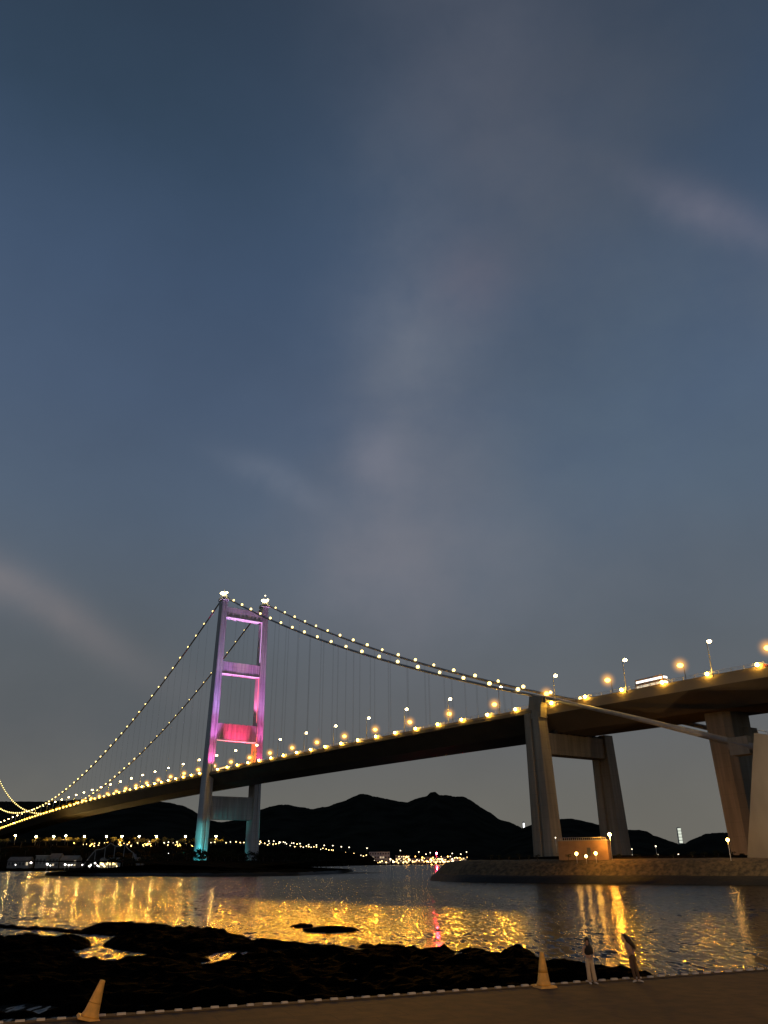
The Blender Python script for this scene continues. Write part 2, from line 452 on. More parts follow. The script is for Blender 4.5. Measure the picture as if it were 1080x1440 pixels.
ridge('hills_main', [(150, 1185), (230, 1178), (260, 1168), (294, 1153), (314, 1156.5), (329, 1153), (348, 1145.6), (365, 1139), (380, 1134), (393, 1131.6), (405, 1131.6), (428, 1136), (440, 1137.5), (462, 1133.6), (487, 1125), (507, 1116), (515, 1117),
       (526, 1120), (537, 1121.7), (551, 1125), (573, 1128.6), (584, 1123), (600, 1119.7), (605, 1114.7), (612, 1113.3), (619, 1118), (634, 1119), (654, 1121), (662, 1125), (676, 1135), (690, 1143),
       (701, 1151.7), (718, 1156.7), (732, 1163), (745, 1174), (790, 1188), (850, 1200)], 4300, 1500, 1.)
ridge('hills_left', [(-900, 1120), (-500, 1105), (-250, 1115), (-100, 1124), (0, 1127), (60, 1127), (120, 1124), (180, 1124), (216, 1125.5), (242, 1129.5), (258, 1133), (270, 1139), (284, 1148), (300, 1160), (330, 1176), (370, 1192)], 3000, 1500, 1.)
ridge('hills_middle', [(690, 1200), (720, 1170), (735, 1164), (747, 1160), (770, 1155), (790, 1151.5), (804, 1151), (818, 1154), (832, 1157), (844, 1160), (865, 1165), (885, 1167), (900, 1167), (910, 1169), (920, 1175), (935, 1180), (952, 1186), (975, 1194), (1010, 1204)], 3500, 1000, .9)
ridge('hills_right', [(900, 1208), (930, 1196), (952, 1188), (965, 1185), (980, 1177.5), (992, 1172.5), (1010, 1171), (1030, 1171), (1080, 1166), (1200, 1150), (1500, 1140)], 1500, 400, 1.4)

# ------------------------------------------------------------------ foreground: promenade, kerb, rocks
KA, KB = at(57, 1437, 1.4), at(1060, 1365.5, 1.4)
kd = (KB - KA).normalized(); kn = Vector((-kd.y, kd.x, 0))      # away from the camera


def K(t, o, z=1.4):
    p = KA + kd * t + kn * o
    return Vector((p.x, p.y, z))


def promenade():
    rows = [(-160, 0.6), (-60, 1.3), (-20, 1.4), (-4, 1.4), (.5, 1.4)]
    mb = MB(); ts = list(np.arange(-120, 170, 4.)); vs = []; n = len(rows)
    for t in ts:
        for o, z in rows: vs.append(K(t, o, z))
    mb.add(vs, [(i * n + j, (i + 1) * n + j, (i + 1) * n + j + 1, i * n + j + 1) for i in range(len(ts) - 1) for j in range(n - 1)])
    tag(mb.build('promenade', PAVE), kind='structure')
    joints_flat(PAVE)
    # verge and beach sloping into the water
    mb = MB(); ts = list(np.arange(-120, 170, .5)); vs = []
    rows = [(.5, 1.4), (.9, 1.28), (1.6, 1.15), (2.6, .7), (4.5, .25), (7, -.05), (10, -.4)]
    n = len(rows)
    for t in ts:
        for j, (o, z) in enumerate(rows):
            q = noise.noise(Vector((t * .6, o * .8, 2)))
            vs.append(K(t, o + (q * .5 if j else 0), z + (.10 * q if j else 0)))
    mb.add(vs, [(i * n + j, (i + 1) * n + j, (i + 1) * n + j + 1, i * n + j + 1) for i in range(len(ts) - 1) for j in range(n - 1)], 0, True)
    tag(mb.build('beach', SAND), kind='structure')


promenade()
mb = MB(); ts = [-60 + 1.0 * i for i in range(150)]
mb.loft([[K(t, -.13, 1.39), K(t, .16, 1.39), K(t, .15, 1.44), K(t, -.11, 1.44)] for t in ts]); tag(mb.build('promenade_kerb', mat('worn_kerb', (.10, .07, .035), .9, .3, 2.)), kind='structure')

kb = MB(); kb.box((0, 0, .03), (.28, .13, .06), 0, 0, .92)
k0 = kb.build('kerb_block', KERB)
kang = math.atan2(kd.y, kd.x)
tag(k0, cat='kerb block', group='pale kerb blocks along the promenade edge')
n_k = 0
for i in range(-6, 62):
    p = K(i * .62, rnd.uniform(-.03, .03), 1.441)
    o = k0 if n_k == 0 else dup(k0)
    o.location = p; o.rotation_euler = (0, 0, kang + rnd.uniform(-.05, .05))
    o.scale = (rnd.uniform(.85, 1.1), 1, rnd.uniform(.75, 1.05))
    o['label'] = 'pale low kerb block in the dashed row along promenade edge, %s from the left' % nth(n_k)
    n_k += 1

BIG = [(-250, 1300), (-60, 1300), (0, 1299.5), (50, 1303), (110, 1306), (130, 1302), (170, 1299), (185, 1298), (195, 1301), (210, 1297.5), (225, 1298.5), (255, 1304), (300, 1305), (320, 1309), (345, 1316), (360, 1321), (400, 1326), (440, 1328.5), (500, 1329),
       (555, 1327.5), (565, 1325), (575, 1330), (600, 1333), (640, 1332), (700, 1336), (722, 1332), (745, 1335), (758, 1344), (770, 1351), (800, 1356), (850, 1358), (900, 1364), (925, 1369), (900, 1376), (770, 1384), (500, 1402), (380, 1408), (200, 1418), (0, 1428), (-250, 1440)]
POOLS = [[(-250, 1302), (-60, 1302.5), (0, 1303), (60, 1306), (110, 1311), (165, 1313.5), (152, 1321), (145, 1329), (180, 1334), (219, 1341), (195, 1345), (185, 1350), (160, 1353), (138, 1354), (118, 1348), (112, 1340), (85, 1333), (118, 1333), (133, 1328), (125, 1318), (110, 1315), (85, 1321), (60, 1318), (52, 1311), (30, 1312), (20, 1318), (0, 1318), (-250, 1319)],
         [(172, 1310.5), (185, 1309), (204, 1310), (190, 1313.5)], [(288, 1341), (310, 1336), (350, 1335), (360, 1340), (330, 1345), (300, 1349)], [(274, 1358), (290, 1351), (297, 1356), (285, 1364)], [(248, 1337), (262, 1336), (260, 1340), (250, 1340)],
         [(553, 1362), (567, 1357), (592, 1360), (588, 1365), (560, 1365)], [(590, 1357), (600, 1354), (612, 1355), (608, 1360)], [(580, 1341), (590, 1340), (590, 1345)], [(632, 1337), (657, 1335), (660, 1343), (648, 1346), (645, 1341)],
         [(-20, 1411), (30, 1405), (70, 1411), (82, 1417), (0, 1421)], [(140, 1408), (146, 1404), (149, 1413), (142, 1414)], [(160, 1413), (185, 1406), (230, 1408), (215, 1413)], [(470, 1399), (500, 1395), (548, 1395), (545, 1399)], [(668, 1383), (684, 1377), (712, 1383)], [(420, 1400), (430, 1398), (432, 1401)],
         [(770, 1362), (782, 1361), (786, 1364), (772, 1365)], [(395, 1332), (410, 1331), (412, 1334), (396, 1335)], [(470, 1331), (490, 1330), (520, 1332), (500, 1334)]]


def inside(poly, x, y):
    r = np.zeros(x.shape, bool); n = len(poly)
    for i in range(n):
        (x1, y1), (x2, y2) = poly[i], poly[(i + 1) % n]
        c = (y1 > y) != (y2 > y)
        r ^= c & (x < (x2 - x1) * (y - y1) / (y2 - y1 + 1e-12) + x1)
    return r


def rocks():
    st = .32
    xs, ys = np.arange(-70, 30, st), np.arange(29, 104, st)
    X, Y = np.meshgrid(xs, ys, indexing='ij')
    Z = np.full_like(X, .15) - H
    fw = Y * cp + Z * sp; a = F * X / fw; b = F * (Y * sp - Z * cp) / fw
    U, V = 540 + cr * a - sr * b, 720 + sr * a + cr * b
    n1 = np.array([[noise.fractal(Vector((x * .30, y * .30, 0)), 1., 2., 4) for y in ys] for x in xs])
    n2 = np.array([[noise.fractal(Vector((x * .9, y * .6, 9)), 1., 2., 3) for y in ys] for x in xs])
    n3 = np.array([[noise.noise(Vector((x * 1.7, y * 1.3, 4))) for y in ys] for x in xs])
    V2 = V + n2 * 1.8 + n3 * 1.3; U2 = U + n1 * 5
    M = inside(BIG, U2, V2)
    rp = random.Random(3)
    for _ in range(70):
        cx, cy = rp.uniform(235, 765), rp.uniform(1333, 1362); rx, ry = rp.uniform(2, 9), rp.uniform(.8, 2.2)
        M &= (((U2 - cx) / rx) ** 2 + ((V2 - cy) / ry) ** 2) > 1
    for p in POOLS: M &= ~inside(p, U2, V2)
    m_ = M.astype(float)
    for _ in range(2):
        m_ = (m_ * 2 + np.roll(m_, 1, 0) + np.roll(m_, -1, 0) + np.roll(m_, 1, 1) + np.roll(m_, -1, 1)) / 6
    wide = m_.copy()
    for _ in range(14):
        wide = (wide + np.roll(wide, 1, 0) + np.roll(wide, -1, 0) + np.roll(wide, 1, 1) + np.roll(wide, -1, 1)) / 5
    hgt = -.27 + .40 * m_ + np.clip(wide - .55, 0, 1) * m_ * (.45 + n1 * 1.0) + n2 * .14 * m_ + np.clip(n3, 0, 1) ** 2 * .5 * m_
    idx = np.arange(X.size).reshape(X.shape)
    keep = hgt > -.28
    kk = keep[:-1, :-1] | keep[1:, :-1] | keep[:-1, 1:] | keep[1:, 1:]
    ii, jj = np.nonzero(kk)
    fs = [(int(idx[i, j]), int(idx[i + 1, j]), int(idx[i + 1, j + 1]), int(idx[i, j + 1])) for i, j in zip(ii, jj)]
    used = sorted({k for f in fs for k in f}); mp = {k: n for n, k in enumerate(used)}
    Xf, Yf, Hf = X.ravel(), Y.ravel(), hgt.ravel()
    mb = MB(); mb.add([(Xf[k], Yf[k], Hf[k]) for k in used], [tuple(mp[k] for k in f) for f in fs], 0, False)
    tag(mb.build('rocky_shore', ROCK), kind='structure')


rocks()


def boulder(label, u, v, L, Wd, Hh, seed, m=ROCK):
    p = at(u, v, 0); mb = MB(); mb.ball((0, 0, 0), 1, 14)
    mb.v = [((x * L / 2) * (1 + .35 * noise.noise(Vector((x * 1.5, y * 1.5, z + seed)))), y * Wd / 2 * (1 + .3 * noise.noise(Vector((y * 2, x, seed)))), z * Hh * (1 + .5 * noise.noise(Vector((x * 3, y * 3, seed + 4))))) for x, y, z in mb.v]
    tag(mb.build('boulder', m, None, p), label, 'rock', 'rocks standing clear of the reef')


boulder('small black rock in gold lit water, left of a longer one', 425, 1303.5, 2.3, 2.2, .30, 1)
boulder('long flat black rock in gold lit water, right of a small one', 466, 1309.5, 4.9, 3., .42, 2)

# ------------------------------------------------------------------ bridge
TX, TY, ANG = -117.347, 617.43, -0.983457
ca, sa = math.cos(ANG), math.sin(ANG)


def Bp(s, o, z): return Vector((TX + ca * s - sa * o, TY + sa * s + ca * o, z))


def zd(s): return 67.28 - .0089288 * s - 2.16472e-05 * s * s if s > -206 else 68.2 - 1.06e-5 * (s + 206) ** 2 - 1.1e-5 * (s + 206) ** 2


L1, ZS, SAG, ZT, ZM, WO = 355.5, 65.52, 8.26, 206.8, 74.26, 18.53


def zc(s):
    if s >= 0:
        t = s / L1
        return ZT * (1 - t) + ZS * t - 4 * SAG * t * (1 - t)
    u = (s + 688.5) / 688.5
    return ZM + (ZT - ZM) * u * u


bridge = empty('suspension_bridge', (TX, TY, 0), ANG)
tag(bridge, 'long lit suspension bridge with pink and cyan tower crossing the dark water', 'bridge')


def deck():
    pr = [(-20.5, 0), (-20.5, -1.3), (-19, -2.2), (-12, -7.6), (12, -7.6), (19, -2.2), (20.5, -1.3), (20.5, 0)]
    mb = MB(); S = [-1377 + 25.5 * i for i in range(69)]; S = [s for s in S if s < 349] + [349.]
    mb.loft([[(s, o, zd(s) + z) for o, z in pr] for s in S]); mb.build('deck', STEEL, bridge)
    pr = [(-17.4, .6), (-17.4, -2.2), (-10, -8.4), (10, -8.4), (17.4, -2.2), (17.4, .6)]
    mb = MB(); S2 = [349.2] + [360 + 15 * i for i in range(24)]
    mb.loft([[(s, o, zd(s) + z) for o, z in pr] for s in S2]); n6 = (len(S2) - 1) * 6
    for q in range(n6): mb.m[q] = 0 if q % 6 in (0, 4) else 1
    mb.build('approach_deck', [FASCIA, mat('shaded_soffit', (.11, .083, .05), .85, .08, .1)], bridge)  # soffit is a darker copy of the concrete, underside shade painted in
    S = S + S2[1:]
    for nm, a, b in (('carriageway', -16.5, -1.8), ('carriageway', 1.8, 16.5)):
        for S_, k1 in (([x for x in S if x < 349.1], 0.), (S2, .55)):
            mb = MB(); vs = []
            for s in S_: vs += [(s, a, zd(s) + .10 + k1), (s, b, zd(s) + .10 + k1)]
            mb.add(vs, [(2 * i, 2 * i + 2, 2 * i + 3, 2 * i + 1) for i in range(len(S_) - 1)]); mb.build(nm, ASPH, bridge)
    # solid low parapets and railing posts
    for S_, k1, dz0 in ((sorted(x for x in S if x < 349.1), 1., 0.), (sorted(S2), .845, .5)):
        for o, nm in ((-20.0 * k1, 'parapet'), (19.7 * k1, 'parapet'), (0, 'median_barrier')):
            mb = MB(); mb.loft([[(s, o, zd(s) + .05 + dz0), (s, o + .35, zd(s) + .05 + dz0), (s, o + .25, zd(s) + 1.05 + dz0), (s, o + .08, zd(s) + 1.05 + dz0)] for s in S_]); mb.build(nm, FASCIA, bridge)
    mb = MB()
    for o in (-19.85, 20.0):
        s = -900.
        while s < 560:
            if o < 0 or s > -420: mb.box((s, o * (1 if s < 349 else .85), zd(s) + 1.5 + (.5 if s > 349 else 0)), (.14 if s < 300 else .2, .12, 1.1))
            s += 4.5
        for dz in (1.5, 2.02):
            for S_, k1, dk in ((sorted(x for x in S if x < 349.1), 1., 0.), (sorted(S2), .85, .5)):
                mb.loft([[(s, o * k1 - .04, zd(s) + dz + dk), (s, o * k1 + .04, zd(s) + dz + dk), (s, o * k1 + .04, zd(s) + dz + .09 + dk), (s, o * k1 - .04, zd(s) + dz + .09 + dk)] for s in S_])
    mb.build('railing', POST, bridge)


deck()


def tower(s0, lights=True):
    tw = empty('tower', (s0, 0, 0), 0, bridge)
    def leg(sg):
        mb = MB(); rings = []
        for z in (-2, 8, 40, 70, 100, 140, 170, 192, 203):
            t = z / 206; c = 20.1 - 1.9 * t; wo = 3.1 - .65 * t; ws = 6.0 - 2.3 * t; g = .45
            oo = lambda k: sg * c + k * wo
            rings.append([(-ws, oo(-1) + g, z), (-ws + g, oo(-1), z), (ws - g, oo(-1), z), (ws, oo(-1) + g, z), (ws, oo(-.25), z), (ws - .5, oo(-.2), z), (ws - .5, oo(.2), z), (ws, oo(.25), z),
                          (ws, oo(1) - g, z), (ws - g, oo(1), z), (-ws + g, oo(1), z), (-ws, oo(1) - g, z)])
        mb.loft(rings)
        mb.box((0, sg * 18.3, 204.3), (9.2, 6.4, 2.4), 0, 0, .9)
        l = mb.build('leg', CONC_T, tw)
    leg(-1); leg(1)
    for z0, z1 in ((189, 197.5), (143, 152.5), (92, 104.5), (35.5, 51.5)):
        mb = MB(); c = 20.1 - 1.9 * z0 / 206 - 2.2; d = 3.3 if z0 > 60 else 4.2
        mb.box((0, 0, (z0 + z1) / 2), (2 * d, 2 * c, z1 - z0))
        for k in range(9):                          # shallow vertical ribs
            o = -c + 2 * c * (k + .5) / 9
            mb.box((d + .12, o, (z0 + z1) / 2), (.3, .7, z1 - z0 - .6))
        mb.build('cross_beam', CONC_T, tw)
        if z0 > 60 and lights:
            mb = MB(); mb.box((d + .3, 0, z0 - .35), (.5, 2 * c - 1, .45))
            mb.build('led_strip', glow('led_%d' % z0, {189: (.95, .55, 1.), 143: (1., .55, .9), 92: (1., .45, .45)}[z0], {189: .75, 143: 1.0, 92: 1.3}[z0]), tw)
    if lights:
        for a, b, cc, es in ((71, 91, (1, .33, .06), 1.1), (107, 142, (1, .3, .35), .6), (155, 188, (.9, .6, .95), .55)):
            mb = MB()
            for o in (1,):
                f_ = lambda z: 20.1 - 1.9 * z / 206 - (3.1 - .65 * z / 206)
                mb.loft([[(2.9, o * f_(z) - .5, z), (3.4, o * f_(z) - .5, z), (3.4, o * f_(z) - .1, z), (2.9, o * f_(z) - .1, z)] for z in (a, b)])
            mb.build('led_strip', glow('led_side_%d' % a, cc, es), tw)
    for sg in (-1, 1):
        mb = MB(); mb.loft([[(-4.4, sg * WO - 1.5, 205.5), (-4.4, sg * WO + 1.5, 205.5), (4.4, sg * WO + 1.5, 205.5), (4.4, sg * WO - 1.5, 205.5)], [(-2, sg * WO - 1.1, 208), (-2, sg * WO + 1.1, 208), (2, sg * WO + 1.1, 208), (2, sg * WO - 1.1, 208)]])
        mb.tube([(0, sg * WO, 208), (0, sg * WO, 213.5)], .15, 6)
        mb.build('saddle_housing', CONC_T, tw)
        mb = MB(); mb.ball((1.8, sg * WO - 1.8, 208.6), 1.5, 8, 0, (1.3, 1.5, .75)); mb.ball((3.4, sg * WO + .9, 209.3), .9, 8)
        mb.build('top_floodlight', G_TOP, tw)
        if sg > 0:
            MB().ball((0, sg * WO, 214), .55, 6).build('beacon_lamp', G_WHITE, tw)
    return tw


tw0 = tower(0)
tower(-1377, False)
# coloured floodlights of the tower (lamp fixtures at deck level, on the beams and at the foot)
K_ = 1e3
FL = [  # name, local position, local target, kW, colour, cone
    ((15, -22, 69), (4, -18.5, 84), 30, (1, .08, .55), 1.0), ((17, -20, 69), (4, -18.5, 118), 210, (.80, .20, .85), .5), ((19, -20, 69), (4, -18.3, 160), 560, (.55, .34, 1), .4), ((20, -20, 69), (4, -18, 200), 520, (.80, .66, .92), .22),
    ((15, 21, 69), (4, 20, 84), 30, (.9, .06, .30), 1.0), ((17, 20, 69), (4, 19, 118), 190, (.95, .12, .55), .5), ((19, 20, 69), (4, 18.3, 160), 520, (.70, .30, .95), .4), ((20, 20, 69), (4, 18, 200), 480, (.80, .62, .90), .22),
    ((16, 0, 69), (3, 0, 97), 230, (1, .04, .17), .8), ((22, 0, 70), (3, 0, 148), 420, (.75, .30, .85), .42), ((24, 0, 70), (3, 0, 193), 480, (.80, .54, .80), .26),
    ((4, 2, 69), (1, 17.5, 84), 60, (1, .12, .01), .9), ((3, 4, 70), (0, 17.5, 118), 240, (1, .08, .20), .6), ((3, 4, 105), (0, 17, 130), 80, (1, .2, .55), .8),
    ((15, -40, 15), (3, -21, 11), 42, (.05, .66, .72), .85), ((16, -42, 15), (3, -21, 25), 36, (.10, .58, .57), .75), ((4, 36, 15), (3, 22, 30), 14, (.02, .50, .42), .7)]
for i, (p, t, kw, colr, cone) in enumerate(FL):
    spot('tower_flood', p, t, kw * K_, colr, cone, .8, .6, bridge)
for z, oo in ((68.6, -21), (68.6, 20), (68.6, 0)):
    pass


def cables():
    for sg in (-1, 1):
        pts = [(-1377 + 27 * i, sg * WO, zc(-1377 + 27 * i)) for i in range(51)] + [(0, sg * WO, ZT)]
        MB().tube(pts, .62, 8).build('main_cable', CABLE, bridge)
        pts = [(s, sg * WO, zc(s)) for s in np.linspace(.5, 355, 28)]
        MB().tube(pts, .62, 8).build('main_cable', CABLE, bridge)
        MB().tube([(355.4, sg * WO, ZS), (395, sg * (WO + .6), 52.6), (441, sg * (WO + 1.2), 36.6)], [.75, .85, 1.15], 12).build('anchor_cable', CABLE, bridge)
    # lamps on the cables: those nearest are parts, the rest of the main span is one part
    bd = MB().ball((0, 0, 0), .78, 6).data('cable_light', G_CABLE)
    bd2 = MB().ball((0, 0, 0), .9, 6).data('cable_light', G_CABLE)
    rest = MB(); n = 0
    for sg in (-1, 1):
        for i in range(19):
            s = 21.76 + 17.677 * i
            if s < 350: link('cable_light', bd, bridge, (s, sg * WO, zc(s) + 1.25)).scale = (rnd.uniform(.8, 1.15),) * 3; n += 1
        for i in range(76):
            s = -22.2 - 17.677 * i
            far_dim = sg > 0 and i < 17
            if i < 31: link('cable_light', bd if (i < 14 or far_dim) else bd2, bridge, (s, sg * WO, zc(s) + 1.25)).scale = (.55,) * 3 if far_dim else (1,) * 3
            else: rest.ball((s, sg * WO, zc(s) + 1.25), .85, 5)
    tag(rest.build('distant_cable_light', G_CABLE, bridge), kind='stuff')
    # hangers, a pair of ropes each
    restH = MB()
    def rope(mb, s, o, w_):
        for ds in (-.35, .35): mb.box((s + ds, o, (zd(s) + zc(s)) / 2), (w_, w_, zc(s) - zd(s)))
    for sg in (-1, 1):
        for i in range(18):
            mb = MB(); s = 30.6 + 17.677 * i
            if zc(s) - zd(s) > 2.: rope(mb, s, sg * WO, .045); mb.build('hanger', HANG, bridge)
        for i in range(75):
            s = -31. - 17.677 * i
            if zc(s) - zd(s) < 2.: continue
            if i < 31: mb = MB(); rope(mb, s, sg * WO, .035); mb.build('hanger', HANG, bridge)
            else: rope(restH, s, sg * WO, .04)
    tag(restH.build('distant_hanger', HANG, bridge), kind='stuff')
    # bright lamps along the near deck edge
    ed = MB().box((0, .15, -.45), (.5, .5, .35)).data('x', HOUSING)
    mbd = MB().ball((0, 0, 0), .58, 6); edm = mbd.data('deck_edge_lamp', G_EDGE)
    mbd2 = MB().ball((0, 0, 0), .82, 6); edm2 = mbd2.data('deck_edge_lamp', glow('left_edge_bulb', (1, .56, .07), 14))
    for k in range(-68, 25):
        s = 21.76 + 17.677 * k
        link('deck_edge_lamp', edm if k > -12 else edm2, bridge, (s, -20.9 if s < 349 else -17.8, zd(s) + 1.35 + (.5 if s > 349 else 0)))


cables()


def pier():
    pe = empty('pier', (350, 0, 0), 0, bridge)
    for sg in (-1, 1):
        mb = MB(); rings = []
        top = 60.4 if sg < 0 else 54
        for z in (-1, 8, 30, top):
            t = z / 60; c = 18.6 + .2 * (1 - t); ws = 5.3 - 1.35 * t; wo = 2.9 - .55 * t; x0 = -1.2 * t
            oo = lambda k: sg * c + k * wo
            rings.append([(-ws + x0, oo(-1), z), (-.9 + x0, oo(-1), z), (-.7 + x0, oo(-1) + .9, z), (.7 + x0, oo(-1) + .9, z), (.9 + x0, oo(-1), z), (ws + x0, oo(-1), z), (ws + x0, oo(1), z), (-ws + x0, oo(1), z)])
        mb.loft(rings); mb.build('leg', CONC, pe)
    mb = MB(); mb.box((-1, 0, 48.5), (6.4, 31.6, 8)); mb.build('cross_beam', CONC, pe)
    mb = MB(); mb.box((-1, 0, 53.05), (2.4, 24, .9))
    for k in range(7): mb.box((1.9, -11 + k * 3.6, 53.3), (1.4, 1.2, 1.4))
    mb.build('bearing', DARKM, pe)
    mb = MB()
    for k in (-6.2, -4.6, -3.4): mb.ball((3.4, k, 53.4), .34, 6)
    mb.build('inspection_lamp', glow('inspection_bulb', (1, .95, .85), 2.5), pe)
    for sg in (-1, 1):
        mb = MB()
        mb.loft([[(-3.2, sg * WO - 2., 58), (3.8, sg * WO - 2., 58), (3.8, sg * WO + 1.8, 58), (-3.2, sg * WO + 1.8, 58)], [(-2.6, sg * WO - 1.9, 63.6), (4.6, sg * WO - 1.9, 63.6), (4.6, sg * WO + 1.6, 63.6), (-2.6, sg * WO + 1.6, 63.6)],
                 [(-2.2, sg * WO - 1.6, 67.1), (5.4, sg * WO - 1.6, 65.9), (5.4, sg * WO + 1.4, 65.9), (-2.2, sg * WO + 1.4, 67.1)]])
        mb.box((5.9, sg * WO, 64.6), (1.2, 2.6, 2.2)); mb.build('cable_saddle', CONC, pe)
    # second pier of the approach
    p2 = empty('pier', (421, 0, 0), 0, bridge)
    mb = MB(); mb.loft([[(-a, -b, z), (a * .5, -b, z), (a, -b + 1.5, z), (a, b, z), (-a, b, z)] for z, a, b in ((-1, 4.0, 5.0), (8, 4.0, 5.), (30, 4.1, 5.6), (44, 4.3, 5.8), (52.2, 4.4, 6.0))])
    mb.build('column', CONC, p2)
    mb = MB(); mb.box((3.6, 4, 44), (5, 5, 4.4)); mb.build('bearing_block', CONC, p2)
    p3 = empty('pier', (480, 0, 0), 0, bridge)
    mb = MB(); mb.loft([[(-a, -b, z), (a, -b, z), (a, b, z), (-a, b, z)] for z, a, b in ((-1, 3.6, 7.5), (49.5, 4.4, 12))]); mb.build('column', CONC, p3)


pier()

# anchorage at the right edge of the picture
anc = empty('anchorage_block', (TX, TY, 0), ANG)
tag(anc, 'massive pale concrete anchorage wall at the right edge under the approach deck', 'anchorage')
mb = MB()
mb.loft([[(438.5, -30, 6), (448, -30, 39.2), (455, -30, 37.4), (520, -30, 20), (530, -30, 6)], [(438.5, -8, 6), (448, -8, 39.2), (455, -8, 37.4), (520, -8, 20), (530, -8, 6)]])
mb.build('wall', CONC_W, anc)
mb = MB()
for k in range(4):
    s = 449 + k * 2.5; z = 38.9 - (k * 2.5 - .5) * .3
    mb.box((s, -29.6, z + .25), (.1, .1, 1.2))
mb.tube([(448.5, -29.6, 40.0), (455, -29.6, 38.2), (470, -29.6, 34.2)], .08, 5)
mb.build('handrail', POST, anc)
mb = MB(); mb.box((436.5, -WO, 37.6), (6.5, 4.4, 5.2)); mb.box((433.0, -WO, 38.8), (1.2, 3.2, 3.6)); mb.build('splay_chamber', CONC, anc)


# ------------------------------------------------------------------ lamps on the bridge
def deck_lamp(name, bulb, h, arm, label, cat, grp, r, toward=1):
    t = empty(name, (0, 0, 0))
    MB().tube([(0, 0, 0), (0, 0, h * .6), (0, toward * .05, h - .3), (0, toward * .4, h)], [.20, .15, .12, .10], 7).build('post', POST, t)
    MB().tube([(0, toward * .4, h), (0, toward * arm, h + .25)], .09, 6).build('arm', POST, t)
    MB().box((0, toward * (arm + .3), h + .34), (.5, 1.5, .26), 0, 0, .75).build('lamp_head', HOUSING, t)
    MB().ball((0, toward * (arm + .3), h + .02), r, 8, 0, (1, 1, .72)).build('bulb', bulb, t)
    tag(t, label, cat, grp); return t


tall = deck_lamp('street_lamp', G_TALL, 12.3, 1.1, '', 'street lamp', 'tall pale lamps on the near deck edge', .8)
TS = [364 + 35.35 * k for k in range(3, -38, -1)]
n_ = 0; TALL_LEFT = []
for s in TS:
    lab = 'tall pale street lamp standing on the near bridge deck edge, %s counted from the right' % nth(n_)
    o = tall if n_ == 0 else dup(tall)
    if s > 349: s -= 5
    o.location = Bp(s, -19.3 if s < 349 else -16.9, zd(s) + (.05 if s < 349 else .5)); o.rotation_euler = (0, 0, ANG); o['label'] = lab; n_ += 1
    if s < -200: o.scale = (1.25, 1.25, 1.)
    if -640 < s < -20: TALL_LEFT.append(o)
tl_ = bpy.data.lights.new('tall_lamp_light', 'SPOT'); tl_.energy = 12500; tl_.color = (1, .44, .03); tl_.spot_size = math.radians(97); tl_.spot_blend = .04; tl_.shadow_soft_size = .7
for o in TALL_LEFT:
    lo = link('tall_lamp_light', tl_, o, (0, 1.4, 11.2)); lp = o.location; az = math.atan2(290 - lp.y, -150 - lp.x) - ANG; tl = math.radians(45)
    lo.rotation_euler = Vector((math.sin(tl) * math.cos(az), math.sin(tl) * math.sin(az), -math.cos(tl))).to_track_quat('-Z', 'Y').to_euler()
sod = deck_lamp('sodium_lamp', G_SOD, 13.4, 1.9, '', 'street lamp', 'orange sodium lamps on the far deck edge', 1.15, -1)
ld = bpy.data.lights.new('added_sodium_beam', 'SPOT'); ld.spot_size = math.radians(97); ld.spot_blend = .04; ld.energy = 240000; ld.color = (1, .43, .015); ld.shadow_soft_size = .7
ld2 = ld.copy(); ld2.energy = 130000; ld3 = ld.copy(); ld3.energy = 100000; ld4 = ld.copy(); ld4.energy = 45000
link('added_sodium_beam', ld, sod, (0, -3.3, 13.4))
for ch in sod.children:
    if ch.type == 'MESH' and ch.name.startswith(('post', 'arm')): ch.data.materials[0] = mat('dull_post', (.07, .065, .06), .6)
HALO = bpy.data.materials.new('halo_glow'); HALO.use_nodes = True; t_ = HALO.node_tree; t_.nodes.remove(t_.nodes['Principled BSDF'])  # self-glowing ball that imitates the halo round each sodium lamp, air is clear
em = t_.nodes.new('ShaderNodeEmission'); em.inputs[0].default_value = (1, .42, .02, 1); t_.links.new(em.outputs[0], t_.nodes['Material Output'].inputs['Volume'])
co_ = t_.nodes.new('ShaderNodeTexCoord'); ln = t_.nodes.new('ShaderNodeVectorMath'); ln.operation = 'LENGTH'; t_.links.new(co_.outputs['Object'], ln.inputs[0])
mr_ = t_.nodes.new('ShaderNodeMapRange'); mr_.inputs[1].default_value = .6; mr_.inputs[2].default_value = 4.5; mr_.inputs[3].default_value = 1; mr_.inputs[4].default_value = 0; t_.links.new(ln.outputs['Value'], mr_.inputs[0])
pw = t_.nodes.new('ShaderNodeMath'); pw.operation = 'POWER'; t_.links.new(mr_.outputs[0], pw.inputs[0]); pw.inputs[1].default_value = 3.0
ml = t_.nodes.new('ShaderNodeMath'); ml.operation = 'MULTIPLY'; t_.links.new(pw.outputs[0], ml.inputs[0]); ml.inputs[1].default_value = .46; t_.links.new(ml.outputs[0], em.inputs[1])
MB().ball((0, 0, 0), 4.5, 12).build('halo_glow', HALO, sod, (0, -2.2, 13.5))
sod.rotation_euler = (0, 0, ANG); n_ = 0
